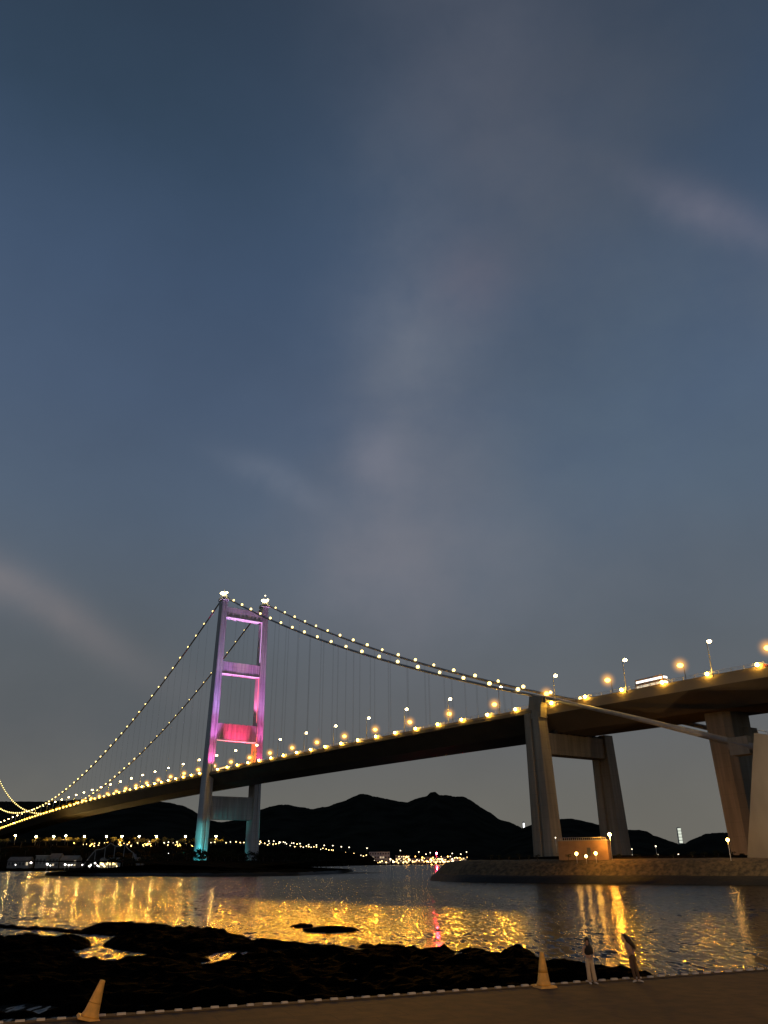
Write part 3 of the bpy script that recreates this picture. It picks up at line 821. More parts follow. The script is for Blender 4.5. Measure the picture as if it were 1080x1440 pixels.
for k in range(3, -44, -1):
    s = 361 + 36 * k
    if s < -1200: break
    lab = 'glaring orange sodium lamp on far side of the bridge deck, %s counted from the right' % nth(n_)
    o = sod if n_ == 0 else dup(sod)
    o.location = Bp(s, 15.3, zd(s) + (.05 if s < 349 else .5)); o.rotation_euler = (0, 0, ANG); o['label'] = lab; n_ += 1
    for ch in (o.children if o is sod else KIDS[o.name]):
        if ch.type == 'LIGHT':
            ch.data = ld4 if s > 300 else ld3 if s < -60 else ld2 if s < 60 else ld
            lp = Bp(s, 13.1, 80); az = math.atan2(130 - lp.y, -15 - lp.x) - ANG        # added beam, aimed at the water in front to gild it
            tl = math.radians(45)
            ch.rotation_euler = Vector((math.sin(tl) * math.cos(az), math.sin(tl) * math.sin(az), -math.cos(tl))).to_track_quat('-Z', 'Y').to_euler()


# ------------------------------------------------------------------ vehicles on the deck
def wheel(mb_r, par, x, y, r=.5):
    a = MB(); a.tube([(x, y - .14, r), (x, y + .14, r)], r, 14, 0, False); w_ = a.build('wheel', RUB, par)
    MB().tube([(x, y - .17, r), (x, y + .17, r)], r * .5, 10, 0, False).build('rim', POST, w_)


def bus(label, s, o, body, win, L=11.8, dec=2, hd=1):
    t = empty('bus', Bp(s, o, zd(s) + (.1 if s < 349 else .65)), ANG + (0 if hd > 0 else PI)); tag(t, label, 'bus', 'buses on the bridge deck')
    Hh = 4.35 if dec == 2 else 3.0; y = 1.25
    pr = [(-L / 2, .4), (L / 2 - .15, .4), (L / 2, 1.2), (L / 2 - .12, Hh - .35), (L / 2 - .5, Hh), (-L / 2 + .3, Hh), (-L / 2, Hh - .3)]
    MB().loft([[(a, -y, b) for a, b in pr], [(a, y, b) for a, b in pr]]).build('body', body, t)
    rows = ((1.35, 2.05), (3.0, 3.75)) if dec == 2 else ((1.3, 2.4),)
    for r_i, (z0, z1) in enumerate(rows):        # window rows
        for sd in (-1, 1):
            n = 1 if (dec == 2 and r_i == 1) else 4
            for k in range(n):
                a = -L / 2 + .5 + (L - 1.0) * k / n; b = a + (L - 1.0) / n - (.22 if n > 1 else 0)
                MB().box(((a + b) / 2, sd * (y + .015), (z0 + z1) / 2), (b - a, .05, z1 - z0)).build('window', win if (r_i or dec == 1 or win is not G_WINW) else glow('lower_deck_window', (1, .86, .62), .75), t)
        MB().box((L / 2 - .02, 0, (z0 + z1) / 2 + .1), (.12, 2.1, z1 - z0)).build('windscreen', win, t)
    for x in (-L / 2 + 2.6, L / 2 - 2.4):
        for sd in (-1, 1): wheel(None, t, x, sd * 1.12)
    for sd in (-1, 1):
        MB().ball((L / 2, sd * .9, .8), .17, 6).build('headlight', G_HEAD, t)
        MB().ball((-L / 2, sd * .95, .9), .14, 6).build('taillight', G_TAIL, t)
    return t


BODY_D = mat('dark_bus_paint', (.40, .26, .18), .35, .1, 1.)
BODY_Y = mat('yellow_bus_paint', (.75, .55, .18), .35, .1, 1.)
BODY_R = mat('red_truck_paint', (.55, .08, .03), .4, .1, 1.)
bus('double-decker bus with glaring white windows crossing the approach at right', 403.5, -14.2, BODY_D, G_WINW, 12.2)
bus('yellow lit double-decker bus passing between the tower legs', 14, -12., BODY_Y, G_WINY, 13.5)
# red box lorry
t = empty('lorry', Bp(44, -12.5, zd(44) + .15), ANG); tag(t, 'red box lorry driving just right of the yellow bus by the tower', 'lorry')
MB().box((-1.2, 0, 2.2), (8.4, 2.5, 2.9)).build('cargo_box', BODY_R, t)
MB().loft([[(3.2, -1.2, .6), (5.3, -1.2, .6), (5.3, -1.2, 1.6), (4.9, -1.2, 2.8), (3.2, -1.2, 2.9)], [(3.2, 1.2, .6), (5.3, 1.2, .6), (5.3, 1.2, 1.6), (4.9, 1.2, 2.8), (3.2, 1.2, 2.9)]]).build('cab', BODY_R, t)
MB().box((5.12, 0, 2.15), (.1, 2., .8)).build('windscreen', G_WIND, t)
for x in (-4, -2.8, 4.1):
    for sd in (-1, 1): wheel(None, t, x, sd * 1.05)
for sd in (-1, 1): MB().ball((5.32, sd * .9, .9), .16, 6).build('headlight', G_HEAD, t)


def car(label, s, o, paint, hd, scale=1.):
    t = empty('car', Bp(s, o, zd(s) + (.1 if s < 349 else .65)), ANG + (0 if hd > 0 else PI)); tag(t, label, 'car', 'cars driving on the bridge deck')
    pr = [(-2.2, .3), (2.15, .3), (2.25, .75), (1.2, .95), (.5, 1.45), (-1.0, 1.48), (-1.9, 1.0), (-2.25, .9)]
    MB().loft([[(a, -.88, b) for a, b in pr], [(a, .88, b) for a, b in pr]]).build('body', paint, t)
    for sd in (-1, 1): MB().add([(-1.5, sd * .9, 1.0), (.95, sd * .9, 1.0), (.45, sd * .9, 1.38), (-.95, sd * .9, 1.4)], [(0, 1, 2, 3)]).build('side_window', DARKM, t)
    for x in (-1.35, 1.4):
        for sd in (-1, 1): wheel(None, t, x, sd * .8, .33)
    for sd in (-1, 1):
        MB().ball((2.2, sd * .65, .7), .16, 6).build('headlight', G_HEAD, t)
        MB().ball((-2.22, sd * .68, .8), .14, 6).build('taillight', G_TAIL, t)


PW, PG, PR = mat('white_car_paint', (.7, .7, .68), .35, .03), mat('grey_car_paint', (.2, .2, .21), .35, .03), mat('red_car_paint', (.4, .03, .02), .35, .03)
for i, (s, o, p, nm, hd) in enumerate([(440, -12, PW, 'white', 1), (447, -16, PR, 'red', 1), (455, -12.5, PG, 'grey', 1), (425, -12, PW, 'white', 1), (372, -12, PR, 'red', 1), (300, -15, PG, 'grey', -1), (236, -15, PW, 'white', -1), (168, -12, PR, 'red', 1), (120, -15, PG, 'grey', 1), (76, -15, PW, 'white', 1),
                                       (-38, -15, PR, 'red', 1), (-70, -12, PR, 'red', 1), (-120, -15, PW, 'white', 1), (-165, -15, PG, 'grey', 1), (-215, -12, PR, 'red', 1), (-280, -15, PR, 'red', 1)]):
    lab = '%s car on the bridge deck, %s car counted from the right edge' % (nm, nth([2, 1, 0, 3, 4, 5, 6, 7, 8, 9, 10, 11, 12, 13, 14, 15][i]))
    car(lab, s, o, p, hd)


# ------------------------------------------------------------------ trees
def crown_data(seed, n=420, leaf=LEAF, r=(3.6, 3.6, 3.2)):
    rr = random.Random(seed); mb = MB()
    clumps = [(Vector((rr.uniform(-1, 1) * r[0] * .62, rr.uniform(-1, 1) * r[1] * .62, rr.uniform(-.6, .8) * r[2])), rr.uniform(.3, .55)) for _ in range(11)]
    for _ in range(n):
        c, k = rr.choice(clumps)
        d = Vector((rr.gauss(0, 1), rr.gauss(0, 1), rr.gauss(0, 1))).normalized() * (rr.random() ** .4) * k * r[0]
        p = c + Vector((d.x, d.y, d.z * .8)); p.z += 6.8
        a = Vector((rr.gauss(0, 1), rr.gauss(0, 1), rr.gauss(0, 1))).normalized(); b = a.orthogonal().normalized(); e = a.cross(b)
        s_ = rr.uniform(.22, .48)
        mb.add([p + b * s_, p + e * s_ * .6, p - b * s_, p - e * s_ * .6], [(0, 1, 2, 3)])
    return mb.data('crown', leaf)


def trunk_data(seed):
    rr = random.Random(seed); mb = MB()
    mb.tube([(0, 0, -.5), (.1, .05, 2), (-.05, .1, 4.2), (.15, 0, 6.4)], [.34, .26, .2, .1], 7)
    for k in range(5):
        a = rr.uniform(0, 6.28); z = 2.6 + k * .7; q = rr.uniform(1.4, 2.4)
        mb.tube([(0, .05, z), (math.cos(a) * q * .5, math.sin(a) * q * .5, z + 1.1), (math.cos(a) * q, math.sin(a) * q, z + 2.)], [.13, .09, .04], 5)
    return mb.data('trunk', BARK)


CR = [crown_data(s) for s in (1, 2, 3)]; TR = [trunk_data(s) for s in (4, 5, 6)]
CL = [crown_data(s, 420, LEAF_LIT) for s in (11, 12)]


def tree(p, sc_, label, group, lit=False, i=0, sq=1.):
    t = empty('tree', p, rnd.uniform(0, 6)); t.scale = (sc_ * sq, sc_ * sq, sc_)
    tag(t, label, 'tree', group)
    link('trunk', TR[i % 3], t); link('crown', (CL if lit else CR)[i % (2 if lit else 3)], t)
    return t


lst = []
for i in range(46):                                 # wood on the islet round the tower foot
    u = 150 + i * 7.6 + rnd.uniform(-3, 3)
    tp = np.interp(u, [150, 250, 290, 340, 400, 450, 480, 505], [1206, 1200, 1195, 1196, 1198, 1201, 1208, 1214])
    bx = atY(u, 1215, rnd.uniform(535, 590) - (30 if u > 450 else 0)); z0 = 3.2
    top = atY(u, tp + rnd.uniform(-1.5, 3), bx.y).z
    lst.append((u, Vector((bx.x, bx.y, z0)), max(.4, (top - z0) / 9.6)))
lst.sort(key=lambda a: a[0])
for i, (u, p, s_) in enumerate(lst):
    tree(p, s_, 'dark leafy tree on the low islet under the tower, %s from the left' % nth(i), 'dark trees on the islet', False, i, 1.15)

# right bank bushes and trees
RB = [(702, 1206), (716, 1201), (731, 1199), (744, 1200), (756, 1202), (800, 1205), (825, 1204), (872, 1203), (898, 1201), (925, 1204), (948, 1201), (975, 1196), (992, 1196), (1012, 1194), (1030, 1196), (690, 1211), (1046, 1203)]
for i, (u, tp) in enumerate(sorted(RB)):
    bx = at(u, 1200, 7.5); bx = atY(u, 1212, 262 if u < 900 else 250); z0 = 6.8
    if 790 < u < 860: bx = atY(u, 1212, 252)
    top = atY(u, tp, bx.y).z
    tree(Vector((bx.x, bx.y, z0 - .5)), max(.16, (top - z0) / 9.), 'dark bushy tree on the right bank behind the stone seawall, %s from the left' % nth(i), 'bushes on the right bank', False, i, 1.9)
# bush hanging over the seawall
p = at(869, 1212, 6.5); tree(atY(869, 1224, p.y if 200 < p.y < 300 else 262) * 1., .42, 'round dark bush overhanging the stone seawall below the pier', None, False, 2, 1.5)


# ------------------------------------------------------------------ lamps ashore
def lamp_data(name, bulb, h, r): 
    mb = MB(); mb.tube([(0, 0, -1.), (0, 0, h)], [.22, .12], 6, 0); mb.box((0, -.4, h + .1), (.5, 1.2, .2), 0, 0, .8); mb.ball((0, -.6, h - .15), r, 7, 1, (1, 1, .8))
    return mb.data(name, [POST, bulb])


# road lamps on the raised road of the left shore
RL = [(22, 1175), (51, 1176), (76, 1176), (93, 1175), (119, 1176), (150, 1176), (172, 1176), (196, 1176), (220, 1176), (261, 1176), (304, 1176)]
rdt = lamp_data('road_lamp', glow('road_lamp_bulb', (1, .62, .18), 260), 9, .95)
for i, (u, v) in enumerate(RL):
    top = atY(u, v, 985 + (u > 250) * 60)
    o = link('road_lamp', rdt, None, (top.x, top.y, top.z - 9)); tag(o, 'warm road lamp on the raised road along left shore, %s from the left' % nth(i), 'street lamp', 'lamps of the left shore road')
    # trees lit by it
tl = []
for u0 in (0, 8, 47, 55, 63, 80, 96, 108, 118, 128, 158, 166, 176, 186, 192, 200, 209, 216, 224, 231, 240, 252, 258, 266, 272, 298, 306, 312):
    b = atY(u0 + rnd.uniform(-2, 2), 1187, 975 + rnd.uniform(-4, 18) + (u0 > 250) * 60)
    tl.append((u0, b))
for i, (u0, b) in enumerate(tl):
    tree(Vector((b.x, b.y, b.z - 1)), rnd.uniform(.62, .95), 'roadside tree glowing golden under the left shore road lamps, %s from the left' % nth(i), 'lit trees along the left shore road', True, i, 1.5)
sl = sorted(rnd.uniform(-10, 285) for _ in range(40))
for i, u0 in enumerate(sl):
    Y = rnd.uniform(900, 955); b = atY(u0, 1200, Y)
    tree(Vector((b.x, b.y, 8 + (Y - 900) * .3)), rnd.uniform(.7, 1.2), 'dark tree on the slope below the left shore road, %s from the left' % nth(i), 'dark trees on the left shore slope', False, i, 1.6)
# parapet of the raised road
mb = MB(); a, b = atY(68, 1181, 982), atY(104, 1181.5, 982); mb.tube([a, b], .55, 4)
tag(mb.build('roadside_wall', CONC), 'long pale low wall beside the raised road at left', 'wall')

# small lamps of the far town and resort
SW = lamp_data('shore_lamp', G_WHITE, 6, 1.25); SY = lamp_data('shore_lamp', G_WARM, 6, 1.35); SA = lamp_data('shore_lamp', G_AMBER, 6, 1.7)
pts = []
for i in range(40): 
    u = 364 + i * 3.9 + rnd.uniform(-1.2, 1.2); v = np.interp(u, [364, 400, 440, 480, 520], [1186, 1186, 1192, 1200, 1205]) + rnd.uniform(-2.4, 2.4); pts.append((u, v, rnd.choice((SW, SY, SY)), 2000, .9 if u < 440 else .75))
for u in (378, 385, 393, 401, 413, 422, 434, 445, 456, 468, 480, 491, 516): pts.append((u, np.interp(u, [378, 422, 520], [1182.5, 1186.5, 1193]) + rnd.uniform(-.5, .5), SW, 2050, 1.15))
for i in range(34): u = 560 + i * 2.9 + rnd.uniform(-1.4, 1.4); pts.append((u, 1208 + rnd.uniform(-4, 4), rnd.choice((SW, SY, SY, SA)), 2115, rnd.uniform(.5, 1.0)))
for i in range(52): u = 468 + i * 3.5 + rnd.uniform(-1.4, 1.4); pts.append((u, 1212.3 + rnd.uniform(-2.6, 1.2), rnd.choice((SW, SY, SY, SY)), 2105, rnd.uniform(.6, 1.2)))
for u, v in ((563, 1196), (589, 1198), (599, 1201), (636, 1200), (648, 1201), (656, 1198), (605, 1199)): pts.append((u, v, SW, 2150, 1.1))
for u, v in ((606, 1208), (621, 1208), (613, 1213), (600, 1211), (623, 1211), (572, 1205), (575, 1209), (607, 1216)): pts.append((u, v, SA, 2095, 1.1))
for u, v in ((636, 1208), (650, 1211), (637, 1211), (651, 1213), (549, 1208), (553, 1212), (516, 1213), (467.5, 1213.5)): pts.append((u, v, SW, 2095, 1.6))
for i in range(44): u = rnd.uniform(100, 272); pts.append((u, 1186 + rnd.uniform(-1.5, 4), rnd.choice((SY, SA, SY)), 965, rnd.uniform(.25, .42)))
for u in (210, 231, 237, 244, 249, 302, 297, 318, 324, 332, 338, 343, 366): pts.append((u, 1184 + rnd.uniform(-1, 1.5), rnd.choice((SW, SY)), 1200 if u < 300 else 1500, .7))
pts.sort(key=lambda a: a[0])
for i, (u, v, d, Y, s_) in enumerate(pts):
    p = atY(u, v, Y)
    o = link('shore_lamp', d, None, (p.x, p.y, p.z - 6 * s_)); o.scale = (s_,) * 3
    colr = 'white' if d is SW else 'warm yellow' if d is SY else 'amber'
    tag(o, 'tiny %s shore lamp across the water, %s from the left' % (colr, nth(i)), 'lamp', 'tiny lamps of the far shore')
p = atY(614, 1200, 2060)
t = empty('beacon', (p.x, p.y, 0)); tag(t, 'red beacon light glowing above the far shore lamps', 'beacon')
MB().tube([(0, 0, 0), (0, 0, p.z - 1)], [.8, .3], 6).build('mast', POST, t); MB().ball((0, 0, p.z), 2.1, 8).build('lamp', G_RED, t)
spot('beacon_light', (0, -3, p.z), Vector((0, 0, 0)) - Vector((p.x, p.y, 0)), 1500000, (1, .015, .04), math.radians(2.6), .5, 1.2, t)

# resort at left shore
LW = [(22, 1216, SW, .5), (44, 1213, SW, 1.0), (67, 1215, SW, 1.1), (71, 1217, SW, .6), (92, 1215.5, SW, 1.), (97, 1216.5, SW, .8), (101, 1216, SW, .5), (116, 1216, SW, .6), (126, 1218, SW, .8), (128, 1216, SW, .7), (134, 1213.5, SW, .9), (137, 1217, SW, .6), (139, 1218, SW, .5), (145, 1215, SY, 1.1), (147, 1218, SY, .7), (152, 1213, SY, .6), (161, 1213.5, SY, 1.1), (164, 1218, SY, .5),
      (237, 1200, SW, .35), (20, 1157, SW, .5)]
RS = lamp_data('resort_lamp', glow('resort_bulb', (1, .95, .88), 10), 4, .9); RY = lamp_data('resort_lamp', glow('resort_warm', (1, .74, .28), 14), 4, .95)
for i, (u, v, d, s_) in enumerate(sorted(LW, key=lambda a: a[0])):
    Y = 850 if v > 1205 else 1000
    p = atY(u, v, Y); o = link('resort_lamp', RS if d is SW else RY, None, (p.x, p.y, p.z - 4 * s_)); o.scale = (s_,) * 3
    tag(o, 'small %s lamp among the left shore buildings, %s from the left' % ('white' if d is SW else 'yellow', nth(i)), 'lamp', 'lamps of the left shore buildings')


def house(name, label, u0, u1, vt, Y, z0, dep, wall, roof, win=G_WIND, rows=1, roofh=.35, nw=5, flat=False, lit=.6, cat='building', grp='buildings on the shores'):
    a, b = atY(u0, vt, Y), atY(u1, vt, Y); wd = b.x - a.x; h = a.z - z0
    t = empty(name, ((a.x + b.x) / 2, Y, z0)); tag(t, label, cat, grp)
    hw = h if flat else h * (1 - roofh)
    MB().box((0, dep / 2, hw / 2 - .5), (wd, dep, hw + 1)).build('wall', wall, t)
    if flat: MB().box((0, dep / 2, hw + .2), (wd + .8, dep + .8, .5)).build('roof', roof, t)
    else:
        x, e = wd / 2 + .5, .5
        MB().loft([[(-x, -e, hw), (-x, dep + e, hw), (-x, dep / 2, h)], [(x, -e, hw), (x, dep + e, hw), (x, dep / 2, h)]]).build('roof', roof, t)
    fh = hw / rows
    for r in range(rows):
        for k in range(nw):
            cx = -wd / 2 + wd * (k + .5) / nw
            MB().box((cx, -.04, fh * (r + .52)), (wd / nw * .55, .12, fh * .45)).build('window', win if rnd.random() < lit else DARKM, t)
    return t


GREY = mat('grey_render', (.20, .20, .19), .9, .15, .2); PALE = mat('pale_render', (.5, .48, .44), .9, .1, .2); TILE = mat('roof_tile', (.16, .15, .14), .9, .2, .5)
house('building', 'long low grey building at far left of the left shore', 12, 42, 1205, 862, 3.5, 12, GREY, TILE, nw=6, lit=.1)
house('building', 'pale flat-roofed hut between white lamps on the left shore', 51, 66, 1203.5, 866, 3.5, 12, GREY, PALE, nw=3, flat=True, lit=.1)
house('building', 'gabled grey building right of the flat hut on left shore', 70, 84, 1200, 872, 3.5, 14, GREY, TILE, nw=3, rows=2, lit=.1)
house('building', 'dark two-storey building behind bright white lamps on left shore', 86, 109, 1203, 868, 3.5, 14, TILE, GREY, nw=5, rows=2, lit=.25)
house('building', 'yellow lit pavilion under the big curved roof on left shore', 141, 166, 1206, 858, 3.5, 10, PALE, TILE, G_WINY, nw=6, lit=.7)
# big curved fabric roof
t = empty('fabric_pavilion', atY(152, 1215, 884)); t.location.z = 3.5; tag(t, 'large grey arched fabric pavilion roof rising behind the left shore lamps', 'pavilion')
mb = MB(); a, b = atY(112, 1200, 884), atY(192, 1200, 884); w2 = (b.x - a.x) / 2; rings = []
for j in range(9):
    q = j / 8; y = 30 * q
    rings.append([(w2 * (k / 12 * 2 - 1), y, (22 - 8 * q) * (max(0, 1 - (k / 12 * 2 - 1.15) ** 2) ** .7 if k < 12 else 0) * (.9 + .1 * math.cos(k * 2.1)) + 1.) for k in range(13)])
mb.loft(rings, 0, False, True, False); mb.build('canopy', mat('grey_canvas', (.13, .13, .13), .8, .25, .1), t)
MB().tube([(-w2 + (k / 12) * 2 * w2, -.2, rings[0][k][2] + .1) for k in range(13)] , .35, 5).build('edge_beam', POST, t)
mb = MB()
for k in range(1, 12, 2): mb.tube([(rings[0][k][0], .3, 0), (rings[0][k][0], .3, rings[0][k][2])], .3, 6)
mb.build('column_row', POST, t)

# far town buildings
house('building', 'long pale block on the far town waterfront', 519, 548, 1198, 2140, 4, 30, PALE, GREY, nw=8, rows=3, flat=True, lit=.12)
house('building', 'small warm lit block left of the long pale one', 483, 500, 1203, 2130, 4, 20, GREY, TILE, G_WINY, nw=6, rows=3, flat=True, lit=.6)
house('building', 'low warm terrace at the left of the far town', 440, 470, 1203, 2135, 4, 20, GREY, TILE, G_WINY, nw=10, rows=2, lit=.5)
house('building', 'grey block with orange windows right of the long pale block', 556, 576, 1203, 2135, 4, 20, GREY, TILE, G_AMBER if False else G_WINY, nw=6, rows=3, flat=True, lit=.5)
house('building', 'wide dim hall at the middle of the far waterfront', 578, 598, 1207, 2132, 4, 20, GREY, TILE, nw=5, rows=1, lit=.4)
house('building', 'amber lit hall beside the red beacon', 600, 628, 1205, 2138, 4, 20, GREY, TILE, G_WINY, nw=7, rows=2, lit=.8)
house('building', 'pale building at the right end of the far town', 632, 656, 1206, 2136, 4, 20, PALE, TILE, G_WIND, nw=6, rows=2, lit=.6)

# distant lit high-rises
def highrise(label, u0, u1, vt, vb, Y, strips, colr, s):
    a, b = atY(u0, vt, Y), atY(u1, vb, Y); wd = abs(b.x - a.x)
    t = empty('high_rise', ((a.x + b.x) / 2, Y, b.z - 20)); tag(t, label, 'high-rise', 'lit high-rises beyond the hills')
    h = a.z - b.z + 20
    MB().box((0, 8, h / 2), (wd, 16, h), 0, 0, .88).build('wall', PALE, t)
    G = glow('tower_block_lights_%d' % u0, colr, s); z = 21.
    MB().box((0, 8, h + 1.5), (wd * .5, 8, 3)).build('roof', PALE, t)
    for k in range(strips):
        hh = (h - 21) / strips
        MB().box((0, -.2 + .9 * k / strips, z + hh * (k + .45)), (wd * .80, .6, hh * .78)).build('window_band', G, t)


highrise('lit pale high-rise standing in the gap between two dark hills at right', 952, 961, 1164, 1186, 4600, 5, (.95, 1, .82), .8)
highrise('thin white lit high-rise on the hill left of the pier', 735, 738.4, 1156, 1166, 4600, 1, (1, 1, 1), 3.)

# ------------------------------------------------------------------ right bank: building, floodlamps
t = empty('pump_house', Bp(352, 2, 7.6), ANG)
a, b = at(787, 1200, 7.8), None
pa, pb = atY(786, 1205, 262), atY(856, 1205, 256)
t.location = (pa.x, pa.y, 7.4); t.rotation_euler = (0, 0, math.atan2(pb.y - pa.y, pb.x - pa.x)); LL = (pb - pa).length
tag(t, 'long low orange lit wall building between the legs of the pier', 'building')
ht = atY(786, 1183, 262).z - 7.4
WALLM = mat('ochre_render', (.20, .125, .07), .9, .12, .5)
MB().box((LL / 2, 3, ht / 2 - .6), (LL, 6, ht + 1.2)).build('wall', WALLM, t)
MB().box((LL / 2, 3, ht + .12), (LL + .5, 6.6, .24)).build('roof', GREY, t)
mb = MB()
for k in range(24): mb.box((.4 + k * (LL - .8) / 23, -.1, ht + .6), (.09, .09, .75))
mb.tube([(.3, -.1, ht + .95), (LL - .3, -.1, ht + .95)], .05, 5); mb.build('roof_railing', POST, t)
MB().box((LL * .62, -.04, 1.2), (1.1, .12, 2.2)).build('door', DARKM, t)


def flood(name, label, u, v, Y, h, bulb, r, grp='lamps on the right bank', z=None):
    p = atY(u, v, Y); t = empty(name, (p.x, p.y, p.z - h)); tag(t, label, 'lamp', grp)
    MB().tube([(0, 0, -1), (0, 0, h)], [.12, .07], 7).build('post', POST, t)
    MB().box((0, .1, h + .32), (.55, .5, .16), 0, 0, .8).build('lamp_head', HOUSING, t)
    MB().ball((0, -.1, h), r, 8).build('bulb', bulb, t)
    return t


G_SODB = glow('sodium_flood_bulb', (1, .40, .04), 700)
G_WFL = glow('warm_flood_bulb', (1, .50, .10), 60)
flood('wall_lamp', 'bright orange sodium lamp above the low building beside right pier leg', 857, 1173.5, 251, 6, G_SODB, .42)
wl = [o for o in C.objects if o.name == 'wall_lamp'][0]
spot('wall_lamp_light', (0, -.6, 5.4), (9, 14, 6), 9500, (1, .40, .06), 2.3, .6, .3, wl)
flood('flood_lamp', 'yellow floodlight in front of the low building, left of three', 810.5, 1200.5, 250, 1.6, G_WFL, .42)
flood('flood_lamp', 'smaller yellow floodlight in front of the low building, middle of three', 824, 1204, 250, 1., G_WFL, .36)
flood('flood_lamp', 'orange floodlight in front of the low building, right of three', 837.5, 1200, 250, 1.6, glow('amber_flood', (1, .48, .06), 90), .42)
flood('street_lamp', 'warm white lamp on the bank just left of anchorage wall', 1023, 1181, 232, 6.5, G_WFL, .42)
for u, v, r, lab in ((888.5, 1194, .2, 'tiny white lamp low beside the right pier leg, upper one'), (888.5, 1203, .32, 'tiny white lamp low beside the right pier leg, lower one'), (922, 1190, .28, 'small white lamp above a brighter one right of the pier'), (925, 1203.5, .62, 'brightest white lamp on the bank between pier and anchorage'),
                     (954, 1202, .34, 'small white lamp below the lit high-rise'), (963.5, 1204.5, .32, 'small white lamp right of the one below the high-rise'), (781, 1178, .16, 'faint white lamp on the near pier leg')):
    flood('bank_lamp', lab, u, v, 340 if u > 800 else 240, 3, G_WHITE, r)

# ------------------------------------------------------------------ street lamps outside the frame that light the promenade and the anchorage
G_NEAR = glow('near_sodium_lens', (1, .46, .06), 260)


def near_lamp(label, x, y, z0, h, power, colr, tgt, cone=2.2):
    t = empty('street_lamp', (x, y, z0)); tag(t, label, 'street lamp', 'street lamps by the promenade')
    MB().tube([(0, 0, -.2), (0, 0, h)], [.11, .06], 10).build('post', POST, t)
    MB().box((0, 0, h + .12), (.7, .4, .16), 0, 0, .7).build('lamp_head', HOUSING, t)
    MB().ball((0, 0, h), .14, 8).build('bulb', G_NEAR, t)
    spot('bulb_light', (0, 0, h - .25), Vector(tgt) - Vector((x, y, z0)), power, colr, cone, .6, .2, t)


near_lamp('sodium street lamp behind the viewer, left one', -16, 4, 1.4, 9, 8000, (1, .52, .14), (-8, 30, 1.4), 1.9)
near_lamp('sodium street lamp behind the viewer, right one', 20, 6, 1.4, 9, 9500, (1, .52, .14), (14, 36, 1.4), 1.9)
near_lamp('warm street lamp on the right bank facing the anchorage', 112, 190, 7.5, 9, 70000, (1, .68, .38), (92, 235, 22), 1.7)
near_lamp('warm street lamp on right shore lighting the seawall', 150, 150, 5, 12, 60000, (1, .58, .22), (60, 270, 5), .9)


# ------------------------------------------------------------------ cones
def cone(label, p, lean, h=1.12):
    t = empty('traffic_cone', p); tag(t, label, 'traffic cone', 'tall orange traffic cones by the kerb')
    OR = mat('cone_orange', (.85, .46, .09), .5, .15, 4.); 
    MB().box((0, 0, .04), (.78, .78, .08), 0, 0, .92).build('base', OR, t)
    MB().lathe([(.30, .08), (.28, .14), (.24, .22), (.10, h * .9), (.085, h), (.06, h + .012)], 20).build('cone', OR, t)
    MB().lathe([(.196, h * .42), (.152, h * .62)], 20).build('collar', mat('cone_collar', (.75, .42, .10), .4), t)
    t.rotation_euler = (lean[0], lean[1], .4)


cone('orange traffic cone leaning to the right at lower left', at(125, 1434, 1.4), (0, .25))
cone('upright orange traffic cone left of the two people', at(765, 1388.5, 1.4), (0, .02), 1.22)


# ------------------------------------------------------------------ people
def skin_obj(name, V, E, R, m, parent, sub=1):
    me = bpy.data.meshes.new(name); me.from_pydata([tuple(v) for v in V], E, []); me.materials.append(m)
    o = link(name, me, parent)
    md = o.modifiers.new('skin', 'SKIN'); md.use_smooth_shade = True
    lay = me.skin_vertices[0].data
    for i, r in enumerate(R):
        lay[i].radius = r if isinstance(r, tuple) else (r, r); lay[i].use_root = (i == 0)
    ss = o.modifiers.new('sub', 'SUBSURF'); ss.levels = sub; ss.render_levels = sub
    return o


SKIN = mat('skin', (.46, .30, .22), .6, .05, 6.); HAIR = mat('hair', (.012, .009, .008), .5, .3, 20., stretch=(1, 1, .1))


